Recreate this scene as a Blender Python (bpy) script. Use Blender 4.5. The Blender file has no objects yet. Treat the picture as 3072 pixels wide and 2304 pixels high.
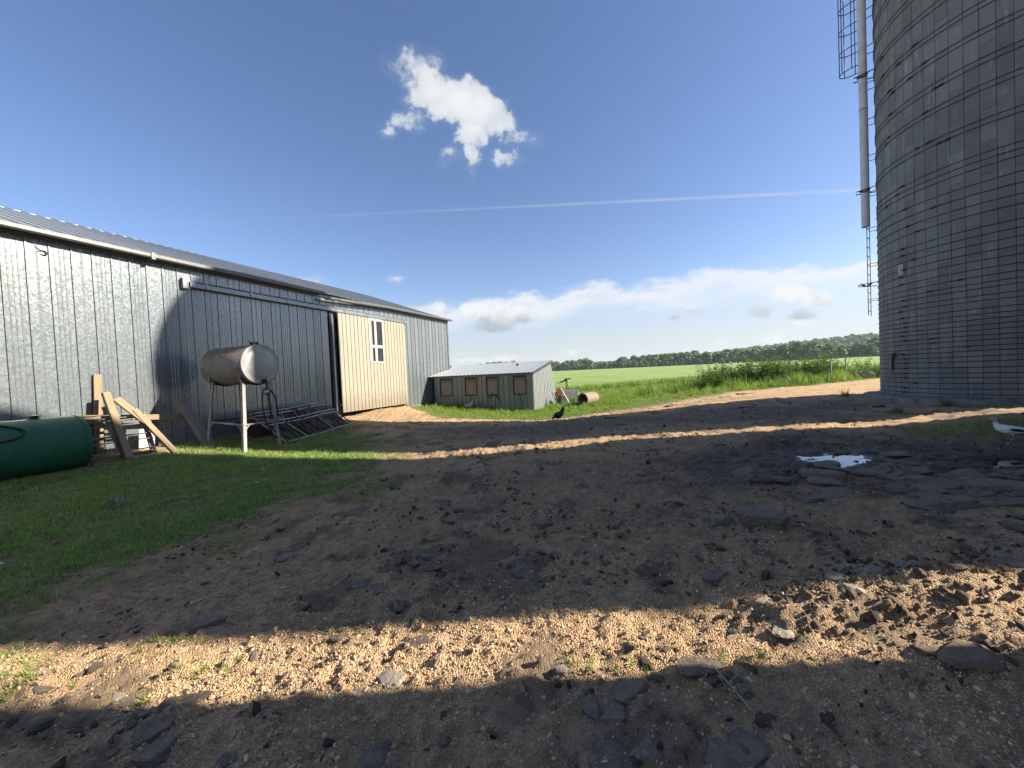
import bpy, bmesh, math, random
import numpy as np
from mathutils import Vector, Matrix, Euler, Quaternion
random.seed(7); RNG = np.random.default_rng(11)
SC = bpy.context.scene
COL = SC.collection
R = math.radians
# ---------------------------------------------------------------- camera
PITCH, ROLL, EYE = R(1.5), R(2.6), 1.55
cam = bpy.data.cameras.new('camera'); camo = bpy.data.objects.new('camera', cam); COL.objects.link(camo); SC.camera = camo
cam.sensor_fit = 'HORIZONTAL'; cam.sensor_width = 36.0; cam.lens = 36.0 * 1154 / 3072; cam.clip_start = .05; cam.clip_end = 9000
_f = Vector((0, math.cos(PITCH), -math.sin(PITCH))); _u = Vector((0, math.sin(PITCH), math.cos(PITCH))); _r = Vector((1, 0, 0))
_cr = math.cos(ROLL) * _r - math.sin(ROLL) * _u; _cu = math.sin(ROLL) * _r + math.cos(ROLL) * _u
camo.matrix_world = Matrix(((_cr.x, _cu.x, -_f.x, 0), (_cr.y, _cu.y, -_f.y, 0), (_cr.z, _cu.z, -_f.z, EYE), (0, 0, 0, 1)))
# ---------------------------------------------------------------- sun and exposure
SUN_AZ, SUN_EL = R(-4), R(29)          # azimuth counted from +X (to the right of the view) towards +Y
sun = bpy.data.lights.new('sun', 'SUN'); suno = bpy.data.objects.new('sun', sun); COL.objects.link(suno)
sun.energy = 5.0; sun.angle = R(.53); sun.color = (1.0, .93, .80)
_s = Vector((math.cos(SUN_EL) * math.cos(SUN_AZ), math.cos(SUN_EL) * math.sin(SUN_AZ), math.sin(SUN_EL)))
suno.rotation_euler = _s.to_track_quat('Z', 'Y').to_euler(); suno.location = (40, -5, 40)
SC.view_settings.view_transform = 'Standard'; SC.view_settings.look = 'None'; SC.view_settings.gamma = 1.0
SC.view_settings.use_curve_mapping = False
SC.view_settings.exposure = 1.45
SKY_STRENGTH = 0.064
SC.cycles.max_bounces = 5; SC.cycles.use_denoising = True; SC.cycles.diffuse_bounces = 3; SC.cycles.glossy_bounces = 3; SC.cycles.transmission_bounces = 2; SC.cycles.sample_clamp_indirect = 6.0
# ---------------------------------------------------------------- node helper
class NT:
    def __init__(s, nt): s.nt = nt; s.L = nt.links
    def n(s, t, **k):
        x = s.nt.nodes.new(t)
        for a, b in k.items(): setattr(x, a, b)
        return x
    def set(s, sock, v):
        if v is None: return
        if isinstance(v, bpy.types.NodeSocket): s.L.new(v, sock)
        else: sock.default_value = v
    def m(s, op, a, b=None, c=None, clamp=False):
        x = s.n('ShaderNodeMath', operation=op); x.use_clamp = clamp
        s.set(x.inputs[0], a); s.set(x.inputs[1], b)
        if c is not None: s.set(x.inputs[2], c)
        return x.outputs[0]
    def vm(s, op, a, b=None):
        x = s.n('ShaderNodeVectorMath', operation=op); s.set(x.inputs[0], a)
        if b is not None: s.set(x.inputs[1], b)
        return x.outputs['Value'] if op in ('DOT_PRODUCT', 'LENGTH', 'DISTANCE') else x.outputs[0]
    def ss(s, lo, hi, v):
        x = s.n('ShaderNodeMapRange', interpolation_type='SMOOTHSTEP'); s.set(x.inputs['Value'], v)
        s.set(x.inputs['From Min'], lo); s.set(x.inputs['From Max'], hi); return x.outputs[0]
    def mix(s, f, a, b, mode='MIX'):
        x = s.n('ShaderNodeMix', data_type='RGBA', blend_type=mode); s.set(x.inputs[0], f)
        s.set(x.inputs[6], a if not isinstance(a, tuple) else (*a[:3], 1)); s.set(x.inputs[7], b if not isinstance(b, tuple) else (*b[:3], 1))
        return x.outputs[2]
    def noise(s, scale, detail=4, rough=.55, vec=None, out='Fac', dist=0.0):
        x = s.n('ShaderNodeTexNoise'); x.inputs['Scale'].default_value = scale; x.inputs['Detail'].default_value = detail
        x.inputs['Roughness'].default_value = rough; x.inputs['Distortion'].default_value = dist
        if vec is not None: s.L.new(vec, x.inputs['Vector'])
        return x.outputs[out]
    def voro(s, scale, vec=None, out='Distance', feature='F1'):
        x = s.n('ShaderNodeTexVoronoi', feature=feature); x.inputs['Scale'].default_value = scale
        if vec is not None: s.L.new(vec, x.inputs['Vector'])
        return x.outputs[out]
    def scl(s, vec, v):
        x = s.n('ShaderNodeMapping'); s.L.new(vec, x.inputs['Vector']); x.inputs['Scale'].default_value = v; return x.outputs[0]
    def ramp(s, f, stops):
        x = s.n('ShaderNodeValToRGB'); s.L.new(f, x.inputs[0]); e = x.color_ramp.elements
        while len(e) < len(stops): e.new(.5)
        for i, (p, c) in enumerate(stops): e[i].position = p; e[i].color = (*c[:3], 1)
        return x.outputs[0]
    def bump(s, h, strength=.4, dist=.01, normal=None):
        x = s.n('ShaderNodeBump'); x.inputs['Strength'].default_value = strength; x.inputs['Distance'].default_value = dist
        s.L.new(h, x.inputs['Height'])
        if normal is not None: s.L.new(normal, x.inputs['Normal'])
        return x.outputs[0]
# ---------------------------------------------------------------- world: Nishita sky with clouds and a vapour trail, all in directions
W = bpy.data.worlds.new('World'); SC.world = W; W.use_nodes = True
def build_world():
    nt = W.node_tree; nt.nodes.clear(); T = NT(nt)
    sky = T.n('ShaderNodeTexSky', sky_type='NISHITA'); sky.sun_disc = False; sky.sun_elevation = SUN_EL; sky.sun_rotation = R(90) - SUN_AZ
    sky.altitude = 200; sky.air_density = 1.0; sky.dust_density = 0.5; sky.ozone_density = 2.4
    tc = T.n('ShaderNodeTexCoord'); d = tc.outputs['Generated']
    sep = T.n('ShaderNodeSeparateXYZ'); T.L.new(d, sep.inputs[0]); X, Y, Z = sep.outputs
    Yc = T.m('MAXIMUM', Y, .02); front = T.ss(.03, .12, Y)
    a0 = T.m('DIVIDE', X, Yc); b0 = T.m('DIVIDE', Z, Yc)
    nv = T.noise(9, 3, .6, d, 'Color'); sv = T.n('ShaderNodeSeparateXYZ'); T.L.new(nv, sv.inputs[0])
    nf = T.noise(34, 3, .65, d, 'Color'); sf = T.n('ShaderNodeSeparateXYZ'); T.L.new(nf, sf.inputs[0])
    def warp(v, i, k1, k2):
        t = T.m('MULTIPLY_ADD', T.m('SUBTRACT', sv.outputs[i], .5), k1, v)
        return T.m('MULTIPLY_ADD', T.m('SUBTRACT', sf.outputs[i], .5), k2, t)
    det = T.noise(24, 6, .68, d)
    def cloud(lobes, k1, k2, lo, hi, dn, fat):
        cb = T.n('ShaderNodeCombineXYZ'); T.L.new(warp(a0, 0, k1, k2), cb.inputs[0]); T.L.new(warp(b0, 1, k1, k2), cb.inputs[1]); p = cb.outputs[0]; F = None
        for (ai, bi, wa, wb, st) in lobes:
            x = T.n('ShaderNodeVectorMath', operation='MULTIPLY_ADD'); T.L.new(p, x.inputs[0]); iw = (1 / (wa * fat), 1 / (wb * fat))
            x.inputs[1].default_value = (iw[0], iw[1], 0); x.inputs[2].default_value = (-ai * iw[0], -bi * iw[1], 0)
            q = T.vm('DOT_PRODUCT', x.outputs[0], x.outputs[0]); f = T.m('MULTIPLY_ADD', q, -st, st)
            F = f if F is None else T.m('SMOOTH_MAX', F, f, .3)
        g = T.m('MULTIPLY_ADD', T.m('SUBTRACT', det, .5), dn, F)
        thin = T.m('MULTIPLY', T.ss(lo - .5, hi, g), .16)
        return T.m('MULTIPLY', T.m('MAXIMUM', T.ss(lo, hi, g), thin), front), F
    MAIN = [(-0.2092, 0.7924, 0.0588, 0.0325, 0.5), (-0.2009, 0.7545, 0.0435, 0.0326, 0.9), (-0.1618, 0.7175, 0.0615, 0.0377, 1.2), (-0.099, 0.6896, 0.0692, 0.0452, 1.4), (-0.0488, 0.6671, 0.059, 0.0378, 1.4), (-0.0015, 0.6347, 0.0385, 0.0303, 1.1), (-0.0792, 0.7289, 0.0179, 0.0276, 1.0), (-0.0691, 0.6175, 0.0437, 0.0379, 1.2), (-0.0677, 0.5668, 0.0219, 0.043, 0.9), (0.0385, 0.6102, 0.036, 0.0202, 0.45), (-0.2394, 0.6555, 0.0436, 0.0202, 0.48), (-0.2896, 0.6299, 0.018, 0.0114, 0.5), (0.01, 0.5481, 0.0206, 0.0152, 0.55), (-0.121, 0.5565, 0.0232, 0.0152, 0.42)]
    CUM = [(-0.088, 0.1691, 0.038, 0.0233, 1.1), (-0.0304, 0.149, 0.0556, 0.032, 1.2), (0.028, 0.1463, 0.041, 0.0262, 1.0), (-0.0375, 0.123, 0.0498, 0.0204, 0.9), (-0.1696, 0.1757, 0.038, 0.0204, 0.6), (0.7376, 0.1772, 0.0556, 0.0232, 1.1), (0.8074, 0.1589, 0.0527, 0.0186, 0.9), (0.6547, 0.1413, 0.0469, 0.0233, 0.6), (0.7653, 0.113, 0.0469, 0.0291, 0.6), (0.4672, 0.1428, 0.041, 0.0093, 0.7), (0.4256, 0.1243, 0.0176, 0.0082, 0.6), (0.5672, 0.154, 0.0164, 0.0128, 0.6), (0.1528, 0.0471, 0.0264, 0.0117, 0.6), (-0.0236, 0.0434, 0.0411, 0.0105, 0.6), (-0.0882, 0.0434, 0.0763, 0.007, 0.5), (0.5467, 0.0615, 0.0264, 0.0105, 0.4), (0.6819, 0.0671, 0.0587, 0.0164, 0.5), (-0.5345, 0.2651, 0.0602, 0.012, 0.6), (-0.2876, 0.26, 0.0224, 0.0103, 0.5)]
    m1, F1 = cloud(MAIN, .095, .055, .12, .80, 2.2, 1.45)
    m2, F2 = cloud(CUM, .03, .02, .15, .75, 1.3, 1.2)
    # bank of distant cloud low along the horizon
    hor = T.m('SQRT', T.m('MULTIPLY_ADD', X, X, T.m('MULTIPLY', Y, Y)))
    el = T.m('DIVIDE', Z, T.m('MAXIMUM', hor, .02)); az = T.m('ARCTAN2', X, Y)
    top = T.m('MULTIPLY_ADD', T.m('COSINE', T.m('SUBTRACT', az, .33)), .15, .068)
    dd = T.vm('MULTIPLY', d, (1, 1, 2.2))
    lump = T.noise(7, 6, .62, dd); lump2 = T.noise(3.0, 3, .5, dd)
    edge = T.m('ADD', T.m('SUBTRACT', top, el), T.m('MULTIPLY', T.m('SUBTRACT', lump, .5), .17))
    bank = T.m('MULTIPLY', T.ss(-.004, .032, edge), T.m('SUBTRACT', 1.0, T.m('MULTIPLY', T.ss(.025, .11, edge), .84)))
    bank = T.m('MULTIPLY', bank, T.m('MULTIPLY_ADD', lump2, .5, .58), clamp=True)
    veil = T.m('MULTIPLY', T.m('SUBTRACT', 1.0, T.ss(.0, .24, el)), .78)
    # vapour trail: a great circle through the sky
    cn = T.vm('DOT_PRODUCT', d, (.0026, .39373, -.91922))
    cn = T.m('MULTIPLY_ADD', T.m('SUBTRACT', T.noise(20, 4, .6, d), .5), .0022, cn)
    tr = T.m('EXPONENT', T.m('MULTIPLY', T.m('POWER', T.m('DIVIDE', cn, T.m('MULTIPLY_ADD', T.ss(-.8, .7, X), .0016, .0014)), 2.0), -1.0))
    tr = T.m('MULTIPLY', T.m('MULTIPLY', tr, T.ss(-1.0, .6, X)), T.m('MULTIPLY', front, T.m('MULTIPLY_ADD', T.noise(9, 5, .7, d), .9, -.12)))
    K = 1.0 / SKY_STRENGTH / 2 ** SC.view_settings.exposure
    def grey(v, tint=(1, 1, 1)): return tuple(v * K * c for c in tint)
    hs = T.n('ShaderNodeHueSaturation'); T.L.new(sky.outputs[0], hs.inputs['Color']); hs.inputs['Saturation'].default_value = 1.10; hs.inputs['Value'].default_value = 1.0
    c = T.mix(1.0, hs.outputs[0], (1.10, .985, 1.05), 'MULTIPLY')
    c = T.mix(veil, c, grey(.60, (.90, 1.0, 1.07)))
    c = T.mix(bank, c, grey(.93, (.99, 1.0, 1.015)))
    sh2 = T.m('MULTIPLY_ADD', T.m('SUBTRACT', det, .5), .09, b0)
    c2 = T.mix(T.m('MAXIMUM', T.ss(.118, .172, sh2), T.ss(.112, .10, b0)), grey(.50, (.88, 1.0, 1.14)), grey(.93, (1, 1, 1)))
    c = T.mix(T.m('MULTIPLY', m2, .9), c, c2)
    c = T.mix(T.m('MULTIPLY', tr, .85, clamp=True), c, grey(.8))
    sh1 = T.m('ADD', T.m('MULTIPLY', F1, .5), T.m('MULTIPLY', T.m('SUBTRACT', sv.outputs[2], .5), 1.0))
    c1 = T.mix(T.ss(.20, .95, sh1), grey(.74, (.93, 1.0, 1.07)), grey(.97))
    c = T.mix(T.m('MULTIPLY', m1, .97), c, c1)
    bg = T.n('ShaderNodeBackground'); T.L.new(c, bg.inputs[0]); bg.inputs[1].default_value = SKY_STRENGTH
    out = T.n('ShaderNodeOutputWorld'); T.L.new(bg.outputs[0], out.inputs[0])
build_world()
W.cycles.sampling_method = 'MANUAL'; W.cycles.sample_map_resolution = 512
# ---------------------------------------------------------------- mesh helpers
def tag(o, label=None, cat=None, group=None, kind=None):
    if label: o['label'] = label
    if cat: o['category'] = cat
    if group: o['group'] = group
    if kind: o['kind'] = kind
    return o
def link(o, parent=None, loc=None, rot=None):
    COL.objects.link(o)
    if parent is not None: o.parent = parent
    if loc is not None: o.location = loc
    if rot is not None: o.rotation_euler = rot
    return o
def empty(name, loc=(0, 0, 0), rz=0.0, parent=None):
    o = bpy.data.objects.new(name, None); o.empty_display_size = .2
    return link(o, parent, loc, (0, 0, rz))
def mkmesh(name, v, f, mat=None, smooth=False):
    me = bpy.data.meshes.new(name); me.from_pydata([tuple(p) for p in v], [], [tuple(q) for q in f])
    if mat is not None:
        for m in (mat if isinstance(mat, (list, tuple)) else [mat]): me.materials.append(m)
    if smooth: me.polygons.foreach_set('use_smooth', [True] * len(me.polygons))
    me.update(); return me
def mobj(name, me, parent=None, loc=None, rot=None): return link(bpy.data.objects.new(name, me), parent, loc, rot)
class MB:
    def __init__(s): s.v = []; s.f = []; s.mi = []; s.cur = 0
    def add(s, v, f):
        b = len(s.v); s.v += [tuple(p) for p in v]; s.f += [tuple(i + b for i in q) for q in f]; s.mi += [s.cur] * len(f); return s
    def box(s, c, size, rot=None, taper=None, ch=0.0):
        hx, hy, hz = size[0] / 2, size[1] / 2, size[2] / 2
        if ch > 0:
            ring = lambda z, i: [(-hx + i, -hy, z), (hx - i, -hy, z), (hx, -hy + i, z), (hx, hy - i, z), (hx - i, hy, z), (-hx + i, hy, z), (-hx, hy - i, z), (-hx, -hy + i, z)]
            v = ring(-hz, ch) + ring(hz, ch)
            f = [tuple(reversed(range(8))), tuple(range(8, 16))] + [(i, (i + 1) % 8, 8 + (i + 1) % 8, 8 + i) for i in range(8)]
        else:
            v = [(x, y, z) for z in (-hz, hz) for y in (-hy, hy) for x in (-hx, hx)]
            f = [(0, 2, 3, 1), (4, 5, 7, 6), (0, 1, 5, 4), (2, 6, 7, 3), (0, 4, 6, 2), (1, 3, 7, 5)]
        M = rot if isinstance(rot, Matrix) else (Euler(rot).to_matrix() if rot is not None else Matrix.Identity(3))
        c = Vector(c); return s.add([M @ Vector(p) + c for p in v], f)
    def bar(s, a, b, w, h, up=(0, 0, 1), ch=0.0):     # squared timber from a to b
        a = Vector(a); b = Vector(b); z = (b - a); L = z.length; z.normalize()
        x = Vector(up).cross(z); x = x.normalized() if x.length > 1e-5 else Vector((1, 0, 0)); y = z.cross(x)
        M = Matrix((x, y, z)).transposed(); return s.box((a + b) / 2, (w, h, L), M, ch=ch)
    def tube(s, pts, r, n=8, cap=True, closed=False):
        pts = [Vector(p) for p in pts]; m = len(pts); rr = r if isinstance(r, (list, tuple)) else [r] * m
        V = []; pn = None
        for i, p in enumerate(pts):
            t = (pts[(i + 1) % m] - pts[i - 1]) if closed else (pts[min(i + 1, m - 1)] - pts[max(i - 1, 0)])
            t.normalize()
            if pn is None: pn = t.orthogonal().normalized()
            pn = (pn - t * pn.dot(t)); pn = pn.normalized() if pn.length > 1e-6 else t.orthogonal().normalized()
            bn = t.cross(pn)
            V += [p + (pn * math.cos(2 * math.pi * k / n) + bn * math.sin(2 * math.pi * k / n)) * rr[i] for k in range(n)]
        F = []
        for i in range(m if closed else m - 1):
            j = (i + 1) % m
            F += [(i * n + k, i * n + (k + 1) % n, j * n + (k + 1) % n, j * n + k) for k in range(n)]
        if cap and not closed: F += [tuple(reversed(range(n))), tuple((m - 1) * n + k for k in range(n))]
        return s.add(V, F)
    def lathe(s, prof, n=24, M=None, cap=True):          # profile (radius, height) about local z
        M = M or Matrix.Identity(4); V = []; m = len(prof)
        for r, z in prof: V += [M @ Vector((r * math.cos(2 * math.pi * k / n), r * math.sin(2 * math.pi * k / n), z)) for k in range(n)]
        F = [(i * n + k, i * n + (k + 1) % n, (i + 1) * n + (k + 1) % n, (i + 1) * n + k) for i in range(m - 1) for k in range(n)]
        if cap: F += [tuple(reversed(range(n))), tuple((m - 1) * n + k for k in range(n))]
        return s.add(V, F)
    def loft(s, rings):
        n = len(rings[0]); V = [p for r in rings for p in r]; m = len(rings)
        F = [(i * n + k, i * n + (k + 1) % n, (i + 1) * n + (k + 1) % n, (i + 1) * n + k) for i in range(m - 1) for k in range(n)]
        F += [tuple(reversed(range(n))), tuple((m - 1) * n + k for k in range(n))]
        return s.add(V, F)
    def mesh(s, name, mat, smooth=False):
        me = mkmesh(name, s.v, s.f, mat, smooth)
        if any(s.mi): me.polygons.foreach_set('material_index', s.mi)
        return me
    def build(s, name, mat, parent=None, loc=None, rot=None, smooth=False): return mobj(name, s.mesh(name, mat, smooth), parent, loc, rot)
def axis_m(p, d):     # matrix whose local z runs along d, at p
    return Matrix.Translation(Vector(p)) @ Vector(d).to_track_quat('Z', 'Y').to_matrix().to_4x4()
def bez(P, n=24):     # Catmull-Rom through points
    P = [Vector(p) for p in P]; Q = [P[0]] + P + [P[-1]]; o = []
    for i in range(len(P) - 1):
        a, b, c, d = Q[i:i + 4]
        for k in range(n // (len(P) - 1) + 1):
            t = k / (n // (len(P) - 1) + 1)
            o.append(.5 * ((2 * b) + (c - a) * t + (2 * a - 5 * b + 4 * c - d) * t * t + (3 * b - a - 3 * c + d) * t ** 3))
    return o + [P[-1]]
# ---------------------------------------------------------------- terrain heights (metres, z = 0 is 1.55 m below the lens)
def hash2(ix, iy, seed):
    h = (ix.astype(np.int64) * 374761393 + iy.astype(np.int64) * 668265263 + seed * 1442695041) & 0x7fffffff
    h = ((h ^ (h >> 13)) * 1274126177) & 0x7fffffff
    h = h ^ (h >> 16)
    return (h & 0xffff) / 65535.0

def vnoise(x, y, seed=0):
    x0 = np.floor(x); y0 = np.floor(y)
    fx = x - x0; fy = y - y0
    fx = fx * fx * fx * (fx * (fx * 6 - 15) + 10); fy = fy * fy * fy * (fy * (fy * 6 - 15) + 10)
    a = hash2(x0, y0, seed); b = hash2(x0 + 1, y0, seed); c = hash2(x0, y0 + 1, seed); d = hash2(x0 + 1, y0 + 1, seed)
    return (a * (1 - fx) + b * fx) * (1 - fy) + (c * (1 - fx) + d * fx) * fy

def fbm(x, y, octv=4, seed=0, gain=0.5):
    s = 0.0; a = 1.0; t = 0.0
    for i in range(octv):
        s = s + a * vnoise(x * 2.03 ** i + i * 17.3, y * 2.03 ** i - i * 9.1, seed + i); t += a; a *= gain
    return s / t

def sstep(a, b, x):
    t = np.clip((x - a) / (b - a), 0, 1); return t * t * (3 - 2 * t)

CTRL = np.array([
    (4.86, 8.51, .11), (6.52, 8.39, .16), (7.96, 8.29, .17), (9.2, 8.2, .28), (10.78, 8.09, .36), (1.99, 8.71, .02),
    (-1.21, 8.93, -.19), (-2.76, 9.04, -.20), (-4.57, 9.17, -.13), (-6.59, 9.31, .0),
    (12.58, 13.34, .32), (9.5, 13.56, .27), (6.66, 13.76, .12), (4.92, 13.88, -.01), (2.54, 14.04, -.14), (.72, 14.17, -.25),
    (-.96, 14.29, -.17), (-4.04, 14.5, -.08), (-6.27, 14.66, .08),
    (-8.9, 8.9, .17), (-8.3, 10.6, .15), (-7.0, 13.9, .14), (-5.2, 18.4, .24), (-3.8, 22, .25), (-9.8, 6.5, .08), (-11, 3.5, -.05),
    (-3.9, 2.75, -.33), (-1.0, 2.6, -.2), (1.4, 2.5, .0), (2.9, 2.2, .07), (3.8, 2.7, .12), (0, 0, -.1), (-5, 0, -.3), (5, 0, .15),
    (-6, 5, -.22), (-3, 5.5, -.27), (0, 5.5, -.14), (3, 5.5, .02), (6, 5.3, .12), (9, 5, .3), (13.8, 10.5, .30), (10.6, 11.2, .22), (11.0, 8.6, .30), (15, 5, .4),
    (1.2, 18.4, -.36), (-4.2, 20.4, .02), (4, 19, -.1), (8, 17.5, .22), (14, 18, .4), (2, 24, -.35), (10, 25, .1), (20, 25, .5),
    (2, 35, -.5), (20, 38, .3), (-12, 30, .1), (-20, 15, .2), (-20, 0, 0), (25, 8, .5), (20, -8, .3), (0, -10, 0), (-15, -10, -.2),
    (30, -12, .4), (0, 60, -.7), (40, 60, .2), (-40, 50, -.3), (45, 20, .6), (-45, 10, 0), (-40, -20, 0), (45, -20, .4)])

def _tps():
    P = CTRL[:, :2] / 10.0; n = len(P)
    def ph(r2): return np.where(r2 > 1e-12, 0.5 * r2 * np.log(np.maximum(r2, 1e-12)), 0.0)
    D = ((P[:, None] - P[None]) ** 2).sum(-1)
    K = ph(D) + np.eye(n) * 0.004
    Q = np.hstack([np.ones((n, 1)), P])
    M = np.vstack([np.hstack([K, Q]), np.hstack([Q.T, np.zeros((3, 3))])])
    w = np.linalg.solve(M, np.concatenate([CTRL[:, 2], np.zeros(3)]))
    return P, w
_TP, _TW = _tps()

def base_h(x, y):
    x = np.asarray(x, float); y = np.asarray(y, float); shp = np.broadcast(x, y).shape
    x = np.broadcast_to(x, shp).ravel(); y = np.broadcast_to(y, shp).ravel()
    # beyond the yard the ground is clamped onto the edge of the surveyed patch and carried on by the field profile
    cx = np.clip(x, -44, 44) / 10.0; cy = np.clip(y, -19, 59) / 10.0
    z = np.full(x.shape, _TW[-3]) + _TW[-2] * cx + _TW[-1] * cy
    for (px, py), w in zip(_TP, _TW[:-3]):
        r2 = (cx - px) ** 2 + (cy - py) ** 2
        z = z + w * 0.5 * r2 * np.log(np.maximum(r2, 1e-12))
    d = np.hypot(x, y)
    far = sstep(40, 110, d)
    fz = -0.7 + 3.1 * sstep(60, 460, d) + 0.35 * (fbm(x / 60.0, y / 60.0, 3, 5) - .5)
    z = z * (1 - far) + fz * far
    # wooded hill far off to the right, low rise on the left
    az = np.arctan2(x, np.maximum(y, 1e-3)); az = np.where(y < 0, 9.0, az)
    ridge = 4 + 32 * sstep(.28, .74, az) * (1 - .5 * sstep(1.0, 1.6, az))
    z = z + ridge * sstep(620, 1180, d) * (1 + .12 * (fbm(x / 140.0, y / 140.0, 3, 8) - .5))
    return z.reshape(shp)

# dirt heaps, scrapes and puddle hollows: (x, y, radius x, radius y, height)
HEAPS = [(1.95, 2.32, .34, .2, .10), (2.55, 2.35, .42, .2, .10), (1.62, 2.25, .2, .14, .05), (3.2, 2.5, .55, .26, .10), (2.5, 2.0, .45, .18, .05),
         (-5.3, 16.6, 1.2, .7, .12), (4.9, 7.0, .9, .35, .10), (-8.3, 14.9, .8, .8, .0)]
PUDS = [(4.85, 5.62, .85, .52, .073), (6.3, 4.8, 1.2, .5, .105)]      # x, y, rx, ry, water level

def ground_h(x, y, fine=True):
    x = np.asarray(x, float); y = np.asarray(y, float)
    z = base_h(x, y)
    for hx, hy, rx, ry, h in HEAPS:
        z = z + h * np.exp(-((x - hx) / rx) ** 2 - ((y - hy) / ry) ** 2)
    for hx, hy, rx, ry, lv in PUDS:
        q = ((x - hx) / rx) ** 2 + ((y - hy) / ry) ** 2
        w = np.exp(-(q * .42) ** 2)
        z = z * (1 - w) + w * (lv + .030 - .055 * np.exp(-q * 2.0) + .125 * (fbm(x * 2.3 + 3, y * 5.2, 4, 31) - .5))
    if fine:
        near = 1 - sstep(14, 40, np.hypot(x, y))
        g = grass_mask(x, y)
        rough = (fbm(x * .9, y * .9, 3, 11) - .5) * .07 + (fbm(x * 4.5, y * 4.5, 4, 12) - .5) * .055
        r = fbm(x * 9, y * 9, 3, 13); rough = rough + (np.abs(r - .5) * -.05 + .008) 
        clod = fbm(x * 20, y * 20, 3, 14); rough = rough + np.clip(clod - .52, 0, 1) * .10 - np.clip(fbm(x * 7, y * 11, 3, 16) - .6, 0, 1) * .12
        mud = mud_shade_mask(x, y)
        pud = sum(np.exp(-(((x - a) / (p * 1.2)) ** 2 + ((y - b) / (q * 1.2)) ** 2)) for a, b, p, q, l in PUDS)
        rough = (rough + mud * ((fbm(x * 3.2, y * 7.0, 4, 15) - .5) * .085)) * np.clip(1 - .85 * pud, 0, 1)
        # tyre ruts that run along the yard
        z = z + near * rough * (1 - .55 * g)
    return z

def inpoly(x, y, poly):
    n = len(poly); c = np.zeros(np.broadcast(x, y).shape, bool); j = n - 1
    for i in range(n):
        xi, yi = poly[i]; xj, yj = poly[j]
        m = ((yi > y) != (yj > y)) & (x < (xj - xi) * (y - yi) / (yj - yi + 1e-12) + xi)
        c ^= m; j = i
    return c
def polydist(x, y, poly):
    d = np.full(np.broadcast(x, y).shape, 1e9); n = len(poly)
    for i in range(n):
        ax, ay = poly[i]; bx, by = poly[(i + 1) % n]
        t = np.clip(((x - ax) * (bx - ax) + (y - ay) * (by - ay)) / ((bx - ax) ** 2 + (by - ay) ** 2 + 1e-9), 0, 1)
        d = np.minimum(d, np.hypot(x - ax - t * (bx - ax), y - ay - t * (by - ay)))
    return np.where(inpoly(x, y, poly), d, -d)

LAWN = [(-40, 1.5), (-5.2, 2.2), (-3.9, 2.65), (-3.75, 3.3), (-3.65, 3.9), (-3.4, 4.7), (-3.35, 5.3), (-2.6, 5.7), (-2.45, 6.8), (-2.6, 8.1), (-3.3, 10.2), (-4.4, 12.0),
        (-5.2, 13.6), (-6.6, 14.2), (-9.5, 8), (-40, 8)]
FIELD = [(-40, 24), (-4.6, 24), (-4.9, 18.5), (-4.0, 16.8), (-3.0, 15.4), (-1.2, 15.0), (1.0, 14.6), (2.7, 14.7), (4.7, 15.2), (6.8, 15.5), (9.5, 16.6), (12.1, 17.3), (15.1, 18.2), (18.4, 19.5), (25, 20), (60, 21), (60, 120), (-40, 120)]
SILOGRASS = [(10.2, 8.6), (12.5, 7.0), (17, 5.0), (20, 8), (17, 14), (12.5, 13.4), (10.9, 11.5), (10.6, 9.8)]
DUCKGRASS = [(6.9, 6.3), (8.3, 5.9), (11, 5.5), (11, 7.4), (8.6, 7.5), (7.2, 7.2)]
def grass_mask(x, y):
    x = np.asarray(x, float); y = np.asarray(y, float)
    n = (fbm(x * .8, y * .8, 4, 21) - .5) * 1.9
    n2 = (fbm(x * 3, y * 3, 3, 22) - .5) * 1.1
    pl_ = polydist(x, y, LAWN); hole = sstep(.50, .66, fbm(x * 1.4 + 11, y * 1.4, 4, 25)) * (1 - .6 * sstep(.5, 3.0, pl_))
    a = sstep(-.5, 1.1, pl_ + n * .95 + n2 * 1.1) * (1 - .5 * hole)
    b = sstep(-.25, .4, polydist(x, y, FIELD) + n * .5 + n2 * .4)
    c = .75 * sstep(-.2, .5, polydist(x, y, SILOGRASS) + n * .6 + n2 * .6)
    d = .7 * sstep(-.3, .5, polydist(x, y, DUCKGRASS) + n * .9 + n2 * .6)
    e = .45 * sstep(.62, .85, fbm(x * 1.1 + 7, y * 1.1, 4, 23)) * sstep(-2.2, -.2, polydist(x, y, LAWN))
    return np.clip(np.maximum.reduce([a, b, c, d, e]), 0, 1)
MUD = [(2.4, 6.4), (2.8, 5.2), (3.2, 4.4), (4.4, 3.5), (8, 4.0), (10.5, 5.0), (8.6, 6.6), (6.5, 7.0), (4.5, 7.1), (3.0, 7.0)]
MUD2 = [(-3.0, 12.6), (-2.4, 10.6), (0, 9.9), (4, 9.4), (8, 9.3), (10, 10), (10.4, 12.0), (7, 12.9), (3, 13.2), (0, 13.4)]
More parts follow.
